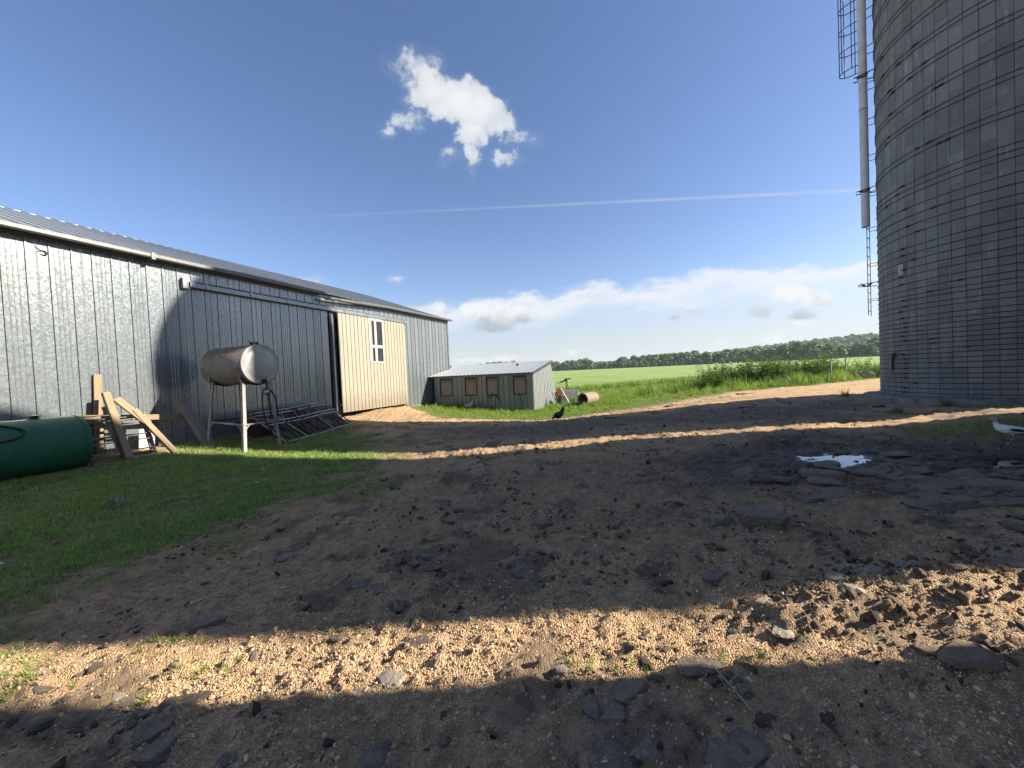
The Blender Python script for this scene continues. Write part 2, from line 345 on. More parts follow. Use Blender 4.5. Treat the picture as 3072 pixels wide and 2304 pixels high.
def mud_shade_mask(x, y):
    x = np.asarray(x, float); y = np.asarray(y, float)
    n = (fbm(x * .7, y * .7, 4, 41) - .5) * 2.2 + (fbm(x * 3, y * 3, 3, 42) - .5) * .8
    m = np.maximum(sstep(-.5, .9, polydist(x, y, MUD) + n), .8 * sstep(-.6, .9, polydist(x, y, MUD2) + n))
    for hx, hy, rx, ry, lv in PUDS:
        m = np.maximum(m, np.exp(-(((x - hx) / (rx * 1.3)) ** 2 + ((y - hy) / (ry * 1.3)) ** 2)))
    s = sstep(.57, .70, fbm(x * 1.9 + 5, y * 1.9, 4, 43)) * .8
    comp_shade = sstep(2.8, 4.2, y) * (1 - sstep(6.4, 7.4, y)) * sstep(-3.5, .5, x) * (.08 + .5 * fbm(x * .6, y * .9, 4, 44))  # compacted dirt darkened over the shaded mid-yard, shade painted into the colour
    low = .35 * sstep(2.3, 1.6, y) * sstep(.35, .6, fbm(x * 1.2, y * 1.8, 3, 45))  # ground colour also darkened inside the near shaded band
    hp = sum(np.exp(-((x - a) / (p * 1.3)) ** 2 - ((y - b) / (q * 1.3)) ** 2) for a, b, p, q, h in HEAPS[:5])
    fard = .45 * sstep(13.5, 14.5, y) * sstep(.3, .6, fbm(x * .9, y * 1.6, 4, 46)) * sstep(2, 5, x)
    dry = .6 * np.exp(-((x + 5.2) / 1.6) ** 2 - ((y - 15.9) / 1.5) ** 2) * sstep(.25, .55, fbm(x * 1.5, y * 1.5, 4, 47))
    m = np.maximum.reduce([m, comp_shade, low, fard, dry, .42 * np.clip(hp, 0, 1)])
    return np.clip(np.maximum(m, s), 0, 1)
# ---------------------------------------------------------------- materials
def newmat(name):
    m = bpy.data.materials.new(name); m.use_nodes = True; nt = m.node_tree; nt.nodes.clear(); T = NT(nt)
    b = T.n('ShaderNodeBsdfPrincipled'); o = T.n('ShaderNodeOutputMaterial'); T.L.new(b.outputs[0], o.inputs[0])
    return m, T, b
def coords(T, kind='Object'):
    return T.n('ShaderNodeTexCoord').outputs[kind]
def wpos(T): return T.n('ShaderNodeNewGeometry').outputs['Position']
def plain(name, col, rough=.6, metal=0.0, var=.25, scale=6.0, bump=.15, bscale=60, dirt=None, spec=.4):
    m, T, b = newmat(name); v = wpos(T)
    n = T.noise(scale, 6, .65, v); n2 = T.noise(bscale, 4, .6, v)
    lo = tuple(max(0, c * (1 - var)) for c in col); hi = tuple(min(1, c * (1 + var)) for c in col)
    c = T.mix(T.ss(.3, .7, n), lo, hi); c = T.mix(T.m('MULTIPLY', T.ss(.45, .75, n2), .35), c, lo)
    if dirt: c = T.mix(T.ss(.5, .72, T.noise(scale * .6, 8, .7, v)), c, dirt)
    T.L.new(c, b.inputs['Base Color']); b.inputs['Roughness'].default_value = rough; b.inputs['Metallic'].default_value = metal
    b.inputs['Specular IOR Level'].default_value = spec
    if bump: T.L.new(T.bump(n2, bump, .01), b.inputs['Normal'])
    return m
M = {}
def galv(name, base=(.232, .26, .274), metal=.52, rough=.235, streak=.3, warm=(.31, .30, .27)):
    m, T, b = newmat(name); v = wpos(T)
    cells = T.voro(34, T.scl(v, (1, 1, .8)), 'Color'); cs = T.n('ShaderNodeSeparateXYZ'); T.L.new(cells, cs.inputs[0])
    fl = T.noise(55, 3, .7, v, dist=1.6)
    st = T.noise(5, 6, .7, T.scl(v, (9, 9, .35)))
    ob = T.n('ShaderNodeObjectInfo').outputs['Random']
    lo = tuple(c * .70 for c in base); hi = tuple(min(1, c * 1.28) for c in base)
    c = T.mix(T.m('ADD', T.m('MULTIPLY', cs.outputs[0], .55), T.m('MULTIPLY', T.ss(.3, .7, fl), .45)), lo, hi)
    c = T.mix(T.m('MULTIPLY', T.ss(.45, .7, st), streak), c, tuple(x * .55 for x in base))
    c = T.mix(T.m('MULTIPLY', T.ss(.35, .7, T.noise(.7, 4, .6, v)), .35), c, warm)
    c = T.mix(T.m('MULTIPLY', ob, .30), c, tuple(x * .66 for x in base))
    rs_ = T.m('MULTIPLY', T.ss(.60, .74, T.noise(2.0, 6, .7, T.scl(v, (6, 6, .25)))), T.m('MULTIPLY', ob, .5)); c = T.mix(rs_, c, (.13, .10, .075))
    T.L.new(c, b.inputs['Base Color']); b.inputs['Metallic'].default_value = metal
    T.L.new(T.m('MULTIPLY_ADD', cs.outputs[1], .10, rough - .04), b.inputs['Roughness'])
    T.L.new(T.bump(fl, .05, .004), b.inputs['Normal'])
    return m
M['galv'] = galv('galvanised_siding')
M['galv_old'] = galv('weathered_siding', (.22, .25, .27), .55, .4, .5, (.19, .195, .185))
M['galv_roof'] = galv('roof_sheet', (.30, .315, .33), .35, .45, .25, (.28, .29, .295))
M['galv_trim'] = galv('galvanised_trim', (.25, .265, .275), .6, .32, .3, (.20, .19, .17))
def cream_mat():
    m, T, b = newmat('cream_enamel'); v = wpos(T); sp = T.n('ShaderNodeSeparateXYZ'); T.L.new(v, sp.inputs[0]); z = sp.outputs[2]
    ob = T.n('ShaderNodeObjectInfo').outputs['Random']; n = T.noise(2.2, 6, .65, v); st = T.noise(4, 6, .7, T.scl(v, (5, 5, .5)))
    c = T.mix(T.ss(.3, .7, n), (.265, .24, .182), (.29, .265, .205)); c = T.mix(T.m('MULTIPLY', ob, .25), c, (.245, .22, .165))
    c = T.mix(T.m('MULTIPLY', T.ss(.52, .72, st), .35), c, (.20, .165, .11))
    mud = T.m('MULTIPLY', T.ss(1.3, .35, T.m('MULTIPLY_ADD', T.m('SUBTRACT', T.noise(7, 6, .7, v), .5), 1.4, z)), .55)
    c = T.mix(mud, c, (.155, .11, .07))
    T.L.new(c, b.inputs['Base Color']); b.inputs['Roughness'].default_value = .45; b.inputs['Specular IOR Level'].default_value = .35; return m
M['cream'] = cream_mat()
M['white'] = plain('white_paint', (.36, .35, .335), .5, 0, .05, 8, .05, 60)
M['gutter'] = galv('gutter_metal', (.115, .12, .12), .4, .45, .4, (.10, .09, .08))
M['sheet'] = galv('bright_sheet', (.33, .345, .34), .35, .4, .3, (.29, .28, .25))
M['glass'] = plain('dusty_glass', (.022, .027, .034), .22, 0, .3, 5, .02, 30, spec=.35)
M['black'] = plain('dark_rubber', (.018, .018, .02), .5, 0, .2, 20, .1)
M['dark'] = plain('dark_interior', (.02, .018, .016), .95)
M['iron'] = plain('dark_iron', (.028, .026, .027), .6, .1, .4, 20, .3, 90, (.045, .03, .022))
M['rust'] = plain('rust', (0.078, 0.033, 0.023), .8, .1, .45, 14, .4, 80, (0.042, 0.021, 0.016))
M['pipe'] = plain('galvanised_pipe', (.34, .33, .31), .5, .4, .35, 12, .2, 90, (.15, .09, .06))
M['pipe_rusty'] = plain('rusty_pipe', (.12, .085, .065), .7, .25, .45, 12, .3, 90, (.10, .055, .04))
def green_mat():
    m, T, b = newmat('green_tank_paint'); v = wpos(T); ge = T.n('ShaderNodeNewGeometry'); nz = T.n('ShaderNodeSeparateXYZ'); T.L.new(ge.outputs['Normal'], nz.inputs[0])
    n = T.noise(4, 6, .65, v); sc = T.noise(3, 8, .75, T.scl(v, (2, 2, 9)))
    c = T.mix(T.ss(.3, .7, n), (.012, .085, .042), (.020, .118, .06))
    c = T.mix(T.m('MULTIPLY', T.ss(.3, .95, nz.outputs[2]), T.m('MULTIPLY', T.ss(.35, .6, T.noise(9, 6, .7, v)), .5)), c, (.10, .12, .075))
    c = T.mix(T.m('MULTIPLY', T.ss(.62, .70, sc), .7), c, (.06, .075, .05)); c = T.mix(T.ss(.68, .72, T.noise(7, 8, .7, v)), c, (.09, .04, .022))
    T.L.new(c, b.inputs['Base Color']); b.inputs['Roughness'].default_value = .6; b.inputs['Specular IOR Level'].default_value = .3; T.L.new(T.bump(n, .1, .01), b.inputs['Normal']); return m
M['green'] = green_mat()
M['tank_grey'] = None
M['leg_white'] = plain('chipped_white_paint', (.27, .26, .235), .55, 0, .15, 9, .1, 50, (.2, .17, .135))
M['fresh_wood'] = None
def wood(name, a, b2, dark, ring=22.0, knots=True):
    m, T, b = newmat(name); v = coords(T, 'Object')
    g = T.noise(3.0, 6, .6, T.scl(v, (ring, ring, 1.2)), dist=.6); k = T.voro(3.2, T.scl(v, (5, 5, 1.0)))
    c = T.mix(T.ss(.32, .68, g), a, b2); c = T.mix(T.m('MULTIPLY', T.ss(.6, .75, T.noise(2.5, 6, .7, v)), .6), c, dark)
    if knots: c = T.mix(T.m('SUBTRACT', 1, T.ss(.04, .1, k)), c, dark)
    T.L.new(c, b.inputs['Base Color']); b.inputs['Roughness'].default_value = .75; b.inputs['Specular IOR Level'].default_value = .25
    T.L.new(T.bump(g, .5, .006), b.inputs['Normal']); return m
M['fresh_wood'] = wood('tan_timber', (.22, .155, .085), (.29, .215, .135), (.12, .075, .04))
M['grey_wood'] = wood('weathered_timber', (.15, .13, .105), (.23, .20, .165), (.07, .055, .042), 30)
M['board_wood'] = wood('plywood_board', (0.252, 0.192, 0.144), (0.324, 0.252, 0.186), (0.120, 0.084, 0.060), 10, False)
M['pale_wood'] = wood('pale_plank', (.31, .285, .235), (.38, .35, .295), (.2, .17, .13), 16)
def tank_mat():
    m, T, b = newmat('grey_tank_paint'); v = coords(T, 'Object')
    n = T.noise(7, 8, .68, v); sp = T.noise(40, 4, .7, v)
    sep = T.n('ShaderNodeSeparateXYZ'); T.L.new(v, sep.inputs[0])
    c = T.mix(T.ss(.35, .65, n), (.17, .16, .145), (.25, .235, .21))
    c = T.mix(T.m('MULTIPLY', T.ss(.5, .62, sp), .5), c, (.10, .09, .085))
    rust = T.m('MULTIPLY', T.ss(.05, .42, sep.outputs[2]), T.ss(.40, .58, T.noise(3.2, 8, .75, v)))
    c = T.mix(rust, c, (.13, .062, .040))
    T.L.new(c, b.inputs['Base Color']); b.inputs['Roughness'].default_value = .6; b.inputs['Metallic'].default_value = .1
    T.L.new(T.bump(sp, .15, .004), b.inputs['Normal']); return m
M['tank_grey'] = tank_mat()
def tankend_mat():
    m, T, b = newmat('silver_tank_end'); v = coords(T, 'Object')
    n = T.noise(5, 8, .7, v); s2 = T.noise(3, 6, .7, T.scl(v, (8, 8, .8)))
    c = T.mix(T.ss(.3, .7, n), (.23, .235, .23), (.30, .30, .29)); c = T.mix(T.m('MULTIPLY', T.ss(.55, .75, s2), .4), c, (.17, .165, .155))
    T.L.new(c, b.inputs['Base Color']); b.inputs['Roughness'].default_value = .42; b.inputs['Metallic'].default_value = .5; return m
M['tank_end'] = tankend_mat()
def conc(name, isl=False):
    m, T, b = newmat(name); v = wpos(T)
    rnd = T.n('ShaderNodeNewGeometry').outputs['Random Per Island'] if isl else T.n('ShaderNodeObjectInfo').outputs['Random']
    sp = T.noise(70, 4, .75, v); big = T.noise(.55, 5, .6, v)
    drip = T.noise(3.2, 6, .7, T.scl(v, (3.2, 3.2, .28)))
    c = T.mix(rnd, (.185, .196, .198), (.27, .278, .272))
    c = T.mix(T.m('MULTIPLY', T.ss(.35, .7, sp), .5), c, (.16, .16, .155))
    c = T.mix(T.m('MULTIPLY', T.ss(.55, .70, drip), .6), c, (.42, .40, .38))
    c = T.mix(T.m('MULTIPLY', T.ss(.52, .7, big), .4), c, (.14, .13, .125))
    c = T.mix(T.m('MULTIPLY', T.ss(.60, .74, T.noise(4.0, 5, .7, T.scl(v, (4.5, 4.5, .22)))), .45), c, (.085, .075, .07))
    c = T.mix(T.m('MULTIPLY', T.ss(.66, .76, T.noise(2.4, 5, .7, T.scl(v, (5, 5, .35)))), .4), c, (.15, .085, .055))
    pat = T.m('MULTIPLY', T.ss(.68, .76, T.noise(1.4, 4, .6, v)), T.ss(.4, .6, T.noise(9, 4, .6, v)))
    c = T.mix(T.m('MULTIPLY', pat, .7), c, (.52, .50, .48))
    T.L.new(c, b.inputs['Base Color']); b.inputs['Roughness'].default_value = .9; b.inputs['Specular IOR Level'].default_value = .2
    T.L.new(T.bump(T.m('ADD', sp, T.m('MULTIPLY', T.noise(18, 4, .6, v), .7)), .5, .008), b.inputs['Normal']); return m
M['stave'] = conc('stave_concrete'); M['stave_mass'] = conc('stave_concrete_mass', True)
M['foundation'] = plain('foundation_concrete', (.22, .20, .175), .9, 0, .3, 5, .4, 50, (.11, .10, .085))
M['chute'] = plain('grey_chute_pipe', (.60, .60, .59), .5, .1, .15, 3, .08, 40)
M['clay'] = plain('clay_pipe', (0.232, 0.176, 0.128), .8, 0, .15, 4, .2, 40, (0.192, 0.152, 0.112))
M['tin'] = plain('dull_tin', (0.160, 0.160, 0.156), .6, .2, .3, 7, .2, 40)
M['redpaint'] = plain('red_panel', (.24, .085, .06), .6)
M['lime'] = plain('yellowed_board', (.27, .26, .13), .7, 0, .12, 5)
M['paper'] = plain('pale_litter', (.45, .45, .44), .8, 0, .1, 8)
def rockmat(name, a, b2, sp, rough=.9, dust=.5):
    m, T, b = newmat(name); v = coords(T, 'Object'); ob = T.n('ShaderNodeObjectInfo').outputs['Random']; ge = T.n('ShaderNodeNewGeometry')
    n = T.noise(9, 8, .65, v); s2 = T.noise(60, 4, .7, v); ag = T.voro(85, v, 'Color'); se = T.n('ShaderNodeSeparateXYZ'); T.L.new(ag, se.inputs[0])
    c = T.mix(T.ss(.3, .7, n), a, b2); c = T.mix(T.m('MULTIPLY', T.ss(.72, .95, se.outputs[0]), .55), c, sp)
    c = T.mix(T.m('MULTIPLY', ob, .3), c, tuple(x * .5 for x in a))
    c = T.mix(T.m('MULTIPLY', T.ss(.55, .75, s2), .4), c, tuple(x * .45 for x in a))
    nz = T.n('ShaderNodeSeparateXYZ'); T.L.new(ge.outputs['Normal'], nz.inputs[0])
    du = T.m('MULTIPLY', T.m('MULTIPLY', T.ss(.35, .95, nz.outputs[2]), T.ss(.36, .62, T.noise(14, 6, .7, wpos(T)))), dust)
    c = T.mix(du, c, (.26, .19, .125))
    T.L.new(c, b.inputs['Base Color']); b.inputs['Roughness'].default_value = rough; b.inputs['Specular IOR Level'].default_value = .3
    T.L.new(T.bump(T.m('ADD', s2, T.m('MULTIPLY', n, 2)), .8, .014), b.inputs['Normal']); return m
M['asphalt'] = rockmat('broken_asphalt', (.105, .085, .066), (.17, .14, .108), (.34, .29, .22), .95, .6)
M['slab'] = rockmat('dusty_asphalt', (.15, .12, .09), (.21, .17, .125), (.30, .25, .19), .95, .8)
M['stone'] = rockmat('field_stone', (0.257, 0.214, 0.162), (0.380, 0.323, 0.247), (0.475, 0.427, 0.361))
M['clod'] = rockmat('earth_clod', (.17, .12, .08), (.27, .19, .125), (.34, .25, .17), .95, .5)
M['dung'] = rockmat('dark_muck', (.055, .042, .033), (.11, .085, .065), (.17, .13, .09), .95, .35)
def gravelmat():
    m, T, b = newmat('gravel_stone'); ob = T.n('ShaderNodeObjectInfo').outputs['Random']; v = coords(T, 'Object')
    c = T.ramp(ob, [(0, (0.349, 0.231, 0.128)), (.22, (0.638, 0.421, 0.237)), (.42, (0.501, 0.308, 0.182)), (.58, (0.728, 0.519, 0.317)), (.72, (0.379, 0.282, 0.194)), (.84, (0.760, 0.590, 0.401)), (.93, (0.152, 0.120, 0.085)), (1, (0.608, 0.378, 0.242))])
    c = T.mix(T.m('MULTIPLY', T.noise(30, 3, .6, v), .35), c, (0.208, 0.140, 0.073))
    T.L.new(c, b.inputs['Base Color']); b.inputs['Roughness'].default_value = .85; b.inputs['Specular IOR Level'].default_value = .25; return m
M['gravel'] = gravelmat()
def leafmat(name, cols, trans=.35, rough=.55):
    m = bpy.data.materials.new(name); m.use_nodes = True; nt = m.node_tree; nt.nodes.clear(); T = NT(nt)
    ob = T.n('ShaderNodeObjectInfo').outputs['Random']; isl = T.n('ShaderNodeNewGeometry').outputs['Random Per Island']
    x = T.m('FRACT', T.m('ADD', T.m('MULTIPLY', ob, .75), T.m('MULTIPLY', isl, .6)))
    c = T.ramp(x, [(i / (len(cols) - 1), q) for i, q in enumerate(cols)])
    d = T.n('ShaderNodeBsdfPrincipled'); T.L.new(c, d.inputs['Base Color']); d.inputs['Roughness'].default_value = rough; d.inputs['Specular IOR Level'].default_value = .25
    t = T.n('ShaderNodeBsdfTranslucent'); T.L.new(T.mix(.5, c, (.16, .22, .02)), t.inputs[0])
    mx = T.n('ShaderNodeMixShader'); mx.inputs[0].default_value = trans; T.L.new(d.outputs[0], mx.inputs[1]); T.L.new(t.outputs[0], mx.inputs[2])
    o = T.n('ShaderNodeOutputMaterial'); T.L.new(mx.outputs[0], o.inputs[0]); return m
M['lawn'] = leafmat('lawn_blade', [(0.176, 0.337, 0.067), (0.248, 0.414, 0.080), (0.310, 0.460, 0.096), (0.197, 0.359, 0.073), (0.496, 0.516, 0.176), (0.206, 0.382, 0.073), (0.413, 0.382, 0.160)], .35)
M['meadow'] = leafmat('meadow_blade', [(0.156, 0.275, 0.046), (0.220, 0.329, 0.055), (0.275, 0.366, 0.073), (0.165, 0.293, 0.040), (0.384, 0.384, 0.128)], .48)
M['weed'] = leafmat('weed_leaf', [(0.045, 0.112, 0.027), (0.075, 0.165, 0.033), (0.112, 0.210, 0.042), (0.060, 0.135, 0.030)], .3)
M['dock'] = leafmat('bright_weed_leaf', [(0.132, 0.252, 0.024), (0.180, 0.312, 0.036), (0.108, 0.216, 0.024)], .4)
M['tree_leaf'] = leafmat('tree_leaf', [(0.098, 0.152, 0.053), (0.133, 0.205, 0.064), (0.169, 0.250, 0.081), (0.116, 0.178, 0.062), (0.205, 0.259, 0.098)], .25)
M['straw'] = leafmat('dry_straw', [(.42, .34, .19), (.55, .46, .28), (.35, .27, .15)], .1)
M['stem'] = plain('plant_stem', (.09, .12, .035), .7)
M['bark'] = plain('bark', (.08, .06, .045), .9)
def ground_mat():
    m, T, b = newmat('yard_ground'); v = wpos(T)
    def at(n): x = T.n('ShaderNodeAttribute'); x.attribute_name = n; return x.outputs['Fac']
    g, mud, wet, crop = at('grass'), at('mud'), at('wet'), at('crop')  # mud holds the real mud and the painted shade bands
    n1 = T.noise(1.3, 6, .6, v); n2 = T.noise(9, 6, .65, v); n3 = T.noise(60, 4, .7, v)
    pc = T.voro(95, v, 'Color'); ps = T.n('ShaderNodeSeparateXYZ'); T.L.new(pc, ps.inputs[0]); pd = T.voro(95, v)
    peb = T.ramp(ps.outputs[0], [(0, (0.352, 0.227, 0.115)), (.3, (0.705, 0.454, 0.239)), (.55, (0.547, 0.333, 0.186)), (.8, (0.830, 0.582, 0.335)), (1, (0.476, 0.348, 0.226))])
    c = T.mix(T.ss(.3, .7, n2), (0.459, 0.283, 0.144), (0.705, 0.462, 0.239))
    c = T.mix(T.m('MULTIPLY', T.ss(.35, .65, n3), .7), c, peb)
    c = T.mix(T.m('MULTIPLY', T.ss(.50, .72, n1), .55), c, (0.221, 0.140, 0.073))
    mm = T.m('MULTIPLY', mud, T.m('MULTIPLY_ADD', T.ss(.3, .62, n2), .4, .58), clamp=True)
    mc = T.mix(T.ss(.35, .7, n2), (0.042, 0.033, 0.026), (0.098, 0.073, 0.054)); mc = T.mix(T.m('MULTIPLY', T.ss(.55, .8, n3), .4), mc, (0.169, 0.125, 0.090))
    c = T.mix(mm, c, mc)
    c = T.mix(T.m('MULTIPLY', wet, .85), c, (.016, .013, .011))
    gc = T.mix(T.ss(.35, .65, n2), (0.068, 0.075, 0.030), (0.112, 0.143, 0.042)); c = T.mix(T.m('MULTIPLY', g, .92), c, gc)
    sy = T.n('ShaderNodeSeparateXYZ'); T.L.new(v, sy.inputs[0]); c = T.mix(T.m('MULTIPLY', T.m('MULTIPLY', T.ss(14, 17, sy.outputs[1]), g), .8), c, (.17, .20, .06))
    fr = T.noise(.06, 5, .6, v); row = T.noise(.9, 4, .6, T.scl(v, (1, .25, 1)))
    fc = T.mix(T.ss(.35, .65, fr), (.165, .24, .052), (.235, .308, .074)); fc = T.mix(T.m('MULTIPLY', T.ss(.4, .7, row), .45), fc, (.13, .18, .045)); fc = T.mix(T.m('MULTIPLY', T.ss(.55, .7, T.noise(.018, 4, .6, T.scl(v, (.3, 1, 1)))), .5), fc, (.26, .295, .085))
    c = T.mix(crop, c, fc)
    T.L.new(c, b.inputs['Base Color'])
    rg = T.m('SUBTRACT', .93, T.m('MULTIPLY', wet, .62)); rg = T.m('SUBTRACT', rg, T.m('MULTIPLY', mm, .10)); T.L.new(rg, b.inputs['Roughness'])
    b.inputs['Specular IOR Level'].default_value = .35
    h = T.m('ADD', T.m('MULTIPLY', n3, .8), T.m('ADD', T.m('MULTIPLY', n2, 1.6), T.m('MULTIPLY', T.m('SUBTRACT', .6, pd), T.m('MULTIPLY', T.m('SUBTRACT', 1, mm), 1.2))))
    T.L.new(T.bump(h, 1.0, .02), b.inputs['Normal']); return m
M['ground'] = ground_mat()
def water_mat():
    m, T, b = newmat('muddy_water'); v = wpos(T)
    b.inputs['Base Color'].default_value = (.022, .018, .013, 1); b.inputs['Roughness'].default_value = .03; b.inputs['IOR'].default_value = 1.45; b.inputs['Specular IOR Level'].default_value = 1.0
    T.L.new(T.bump(T.noise(6, 3, .5, v), .02, .01), b.inputs['Normal']); return m
M['water'] = water_mat()
# ---------------------------------------------------------------- ground sheet
def graded(lo, hi, fine, s0, k, grow, end):
    up = [hi]; st = s0
    while up[-1] < end:
        dist = up[-1] - hi
        st = s0 + k * dist if dist < 16 else st * grow
        up.append(up[-1] + st)
    mid = list(np.arange(lo, hi, fine)); return mid, up
def build_ground():
    m, u = graded(-4.2, 4.2, .028, .03, .013, 1.075, 3600); xs = [-q for q in u[::-1] if q > 4.2] + m + u
    m, u = graded(1.05, 4.2, .02, .022, .012, 1.065, 3600); dn = [1.05]; st = .03
    while dn[-1] > -3000: dn.append(dn[-1] - st); st *= 1.16
    ys = dn[:0:-1] + m + u
    xs = np.array(xs); ys = np.array(ys); X, Y = np.meshgrid(xs, ys); x = X.ravel(); y = Y.ravel()
    z = ground_h(x, y)
    nx, ny = len(xs), len(ys)
    i = np.arange((ny - 1) * nx).reshape(ny - 1, nx)[:, :-1].ravel()
    F = np.stack([i, i + 1, i + nx + 1, i + nx], 1)
    me = bpy.data.meshes.new('ground'); me.vertices.add(len(x)); me.vertices.foreach_set('co', np.stack([x, y, z], 1).ravel().astype(np.float32))
    me.loops.add(F.size); me.loops.foreach_set('vertex_index', F.ravel().astype(np.int32)); me.polygons.add(len(F))
    me.polygons.foreach_set('loop_start', np.arange(0, F.size, 4, dtype=np.int32)); me.polygons.foreach_set('loop_total', np.full(len(F), 4, np.int32))
    me.polygons.foreach_set('use_smooth', np.ones(len(F), bool)); me.update(calc_edges=True)
    d = np.hypot(x, y)
    g = grass_mask(x, y); mud = mud_shade_mask(x, y) * (1 - sstep(14, 22, d))  # the mud attribute also carries the painted shade bands
    wet = np.zeros_like(x)
    for hx, hy, rx, ry, lv in PUDS:
        w = np.exp(-(((x - hx) / (rx * 1.15)) ** 2 + ((y - hy) / (ry * 1.25)) ** 2)); wet = np.maximum(wet, w * sstep(.09, -.01, z - lv) * 1.1)
    wet = np.clip(wet + .35 * mud * sstep(.56, .7, fbm(x * 2.3, y * 2.3, 3, 51)), 0, 1) * (1 - sstep(14, 20, d))
    crop = sstep(36, 46, d + 8 * (fbm(x / 12, y / 12, 3, 61) - .5)) * (y > 10)
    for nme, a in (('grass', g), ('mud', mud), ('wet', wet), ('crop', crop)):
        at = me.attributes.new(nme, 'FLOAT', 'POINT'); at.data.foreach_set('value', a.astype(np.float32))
    me.materials.append(M['ground']); o = mobj('ground', me); tag(o, kind='structure'); return o
build_ground()
for (hx, hy, rx, ry, lv) in PUDS:
    k = 40; v = [(hx, hy, lv)] + [(hx + rx * 1.1 * math.cos(2 * math.pi * i / k), hy + ry * 1.1 * math.sin(2 * math.pi * i / k), lv) for i in range(k)]
    o = mobj('puddle', mkmesh('puddle', v, [(0, i + 1, (i + 1) % k + 1) for i in range(k)], M['water'])); tag(o, kind='structure')
# ---------------------------------------------------------------- scattered stuff (geometry nodes)
PROTO = {}
def proto(name, objs):
    c = bpy.data.collections.new(name)
    for o in objs: c.objects.link(o)
    return c
def scatter(name, P, rot, scl, idx, coll, label=None, cat=None):
    me = bpy.data.meshes.new(name); me.vertices.add(len(P)); me.vertices.foreach_set('co', np.asarray(P, np.float32).ravel())
    a = me.attributes.new('rot', 'FLOAT_VECTOR', 'POINT'); a.data.foreach_set('vector', np.asarray(rot, np.float32).ravel())
    a = me.attributes.new('scl', 'FLOAT_VECTOR', 'POINT'); a.data.foreach_set('vector', np.asarray(scl, np.float32).ravel())
    a = me.attributes.new('idx', 'INT', 'POINT'); a.data.foreach_set('value', np.asarray(idx, np.int32))
    o = mobj(name, me); tag(o, label, cat, kind='stuff')
    ng = bpy.data.node_groups.new(name + '_scatter', 'GeometryNodeTree')
    ng.interface.new_socket('Geometry', in_out='INPUT', socket_type='NodeSocketGeometry'); ng.interface.new_socket('Geometry', in_out='OUTPUT', socket_type='NodeSocketGeometry')
    N = ng.nodes; L = ng.links; gi = N.new('NodeGroupInput'); go = N.new('NodeGroupOutput')
    ci = N.new('GeometryNodeCollectionInfo'); ci.inputs[0].default_value = coll; ci.inputs['Separate Children'].default_value = True; ci.inputs['Reset Children'].default_value = True
    ip = N.new('GeometryNodeInstanceOnPoints'); ip.inputs['Pick Instance'].default_value = True
    def na(nm, t): x = N.new('GeometryNodeInputNamedAttribute'); x.data_type = t; x.inputs['Name'].default_value = nm; return x.outputs[0]
    L.new(gi.outputs[0], ip.inputs['Points']); L.new(ci.outputs[0], ip.inputs['Instance']); L.new(na('idx', 'INT'), ip.inputs['Instance Index'])
    e = N.new('FunctionNodeEulerToRotation'); L.new(na('rot', 'FLOAT_VECTOR'), e.inputs[0]); L.new(e.outputs[0], ip.inputs['Rotation'])
    L.new(na('scl', 'FLOAT_VECTOR'), ip.inputs['Scale']); L.new(ip.outputs[0], go.inputs[0])
    md = o.modifiers.new('scatter', 'NODES'); md.node_group = ng
    return o
def pobj(name, me): return bpy.data.objects.new(name, me)
def tuft(nb, h, spread, width, mat, seed, bend=.5, seg=2):
    r = random.Random(seed); v = []; f = []
    for i in range(nb):
        a = r.uniform(0, 6.283); q = spread * math.sqrt(r.random()); x, y = q * math.cos(a), q * math.sin(a)
        L = h * r.uniform(.5, 1.1); ba = r.uniform(0, 6.283); bd = bend * r.uniform(.2, 1.2); w = width * r.uniform(.7, 1.3); px, py = -math.sin(ba), math.cos(ba); b = len(v)
        for k in range(seg):
            t = k / seg; off = bd * L * t * t; zz = L * t * (1 - .25 * bd * t)
            v += [(x + math.cos(ba) * off - px * w * (1 - .6 * t) / 2, y + math.sin(ba) * off - py * w * (1 - .6 * t) / 2, zz - .01), (x + math.cos(ba) * off + px * w * (1 - .6 * t) / 2, y + math.sin(ba) * off + py * w * (1 - .6 * t) / 2, zz - .01)]
        v.append((x + math.cos(ba) * bd * L, y + math.sin(ba) * bd * L, L * (1 - .25 * bd)))
        for k in range(seg - 1): f.append((b + 2 * k, b + 2 * k + 1, b + 2 * k + 3, b + 2 * k + 2))
        f.append((b + 2 * seg - 2, b + 2 * seg - 1, b + 2 * seg))
    return mkmesh('tuft', v, f, mat)
def pebble(seed, sub=1, mat=None, flat=.7):
    bm = bmesh.new(); bmesh.ops.create_icosphere(bm, subdivisions=sub, radius=.5); r = random.Random(seed)
    pl = [(Vector((r.gauss(0, 1), r.gauss(0, 1), r.gauss(0, 1))).normalized(), r.uniform(.26, .5)) for _ in range(8)]
    for p in bm.verts:
        d = p.co.normalized(); q = .62
        for n, h in pl:
            t = d.dot(n)
            if t > .01: q = min(q, h / t)
        p.co = d * q * r.uniform(.86, 1.12); p.co.z *= flat
    me = bpy.data.meshes.new('pebble'); bm.to_mesh(me); bm.free(); me.materials.append(mat); return me
def inside_shed(x, y, pad=.0):     # the machine shed footprint
    u = (x + 8.5497) * .36627 + (y - 10) * .93051; o = (x + 8.5497) * .93051 - (y - 10) * .36627
    return (o < pad) & (o > -12.4) & (u > -13) & (u < 13.6)
def inside_coop(x, y, pad=.0):
    u = (x + 4.12) * .9315 - (y - 20.5) * .3639; o = (x + 4.12) * .3639 + (y - 20.5) * .9315
    return (u > -.1 - pad) & (u < 5.6 + pad) & (o > -pad) & (o < 3.3 + pad)
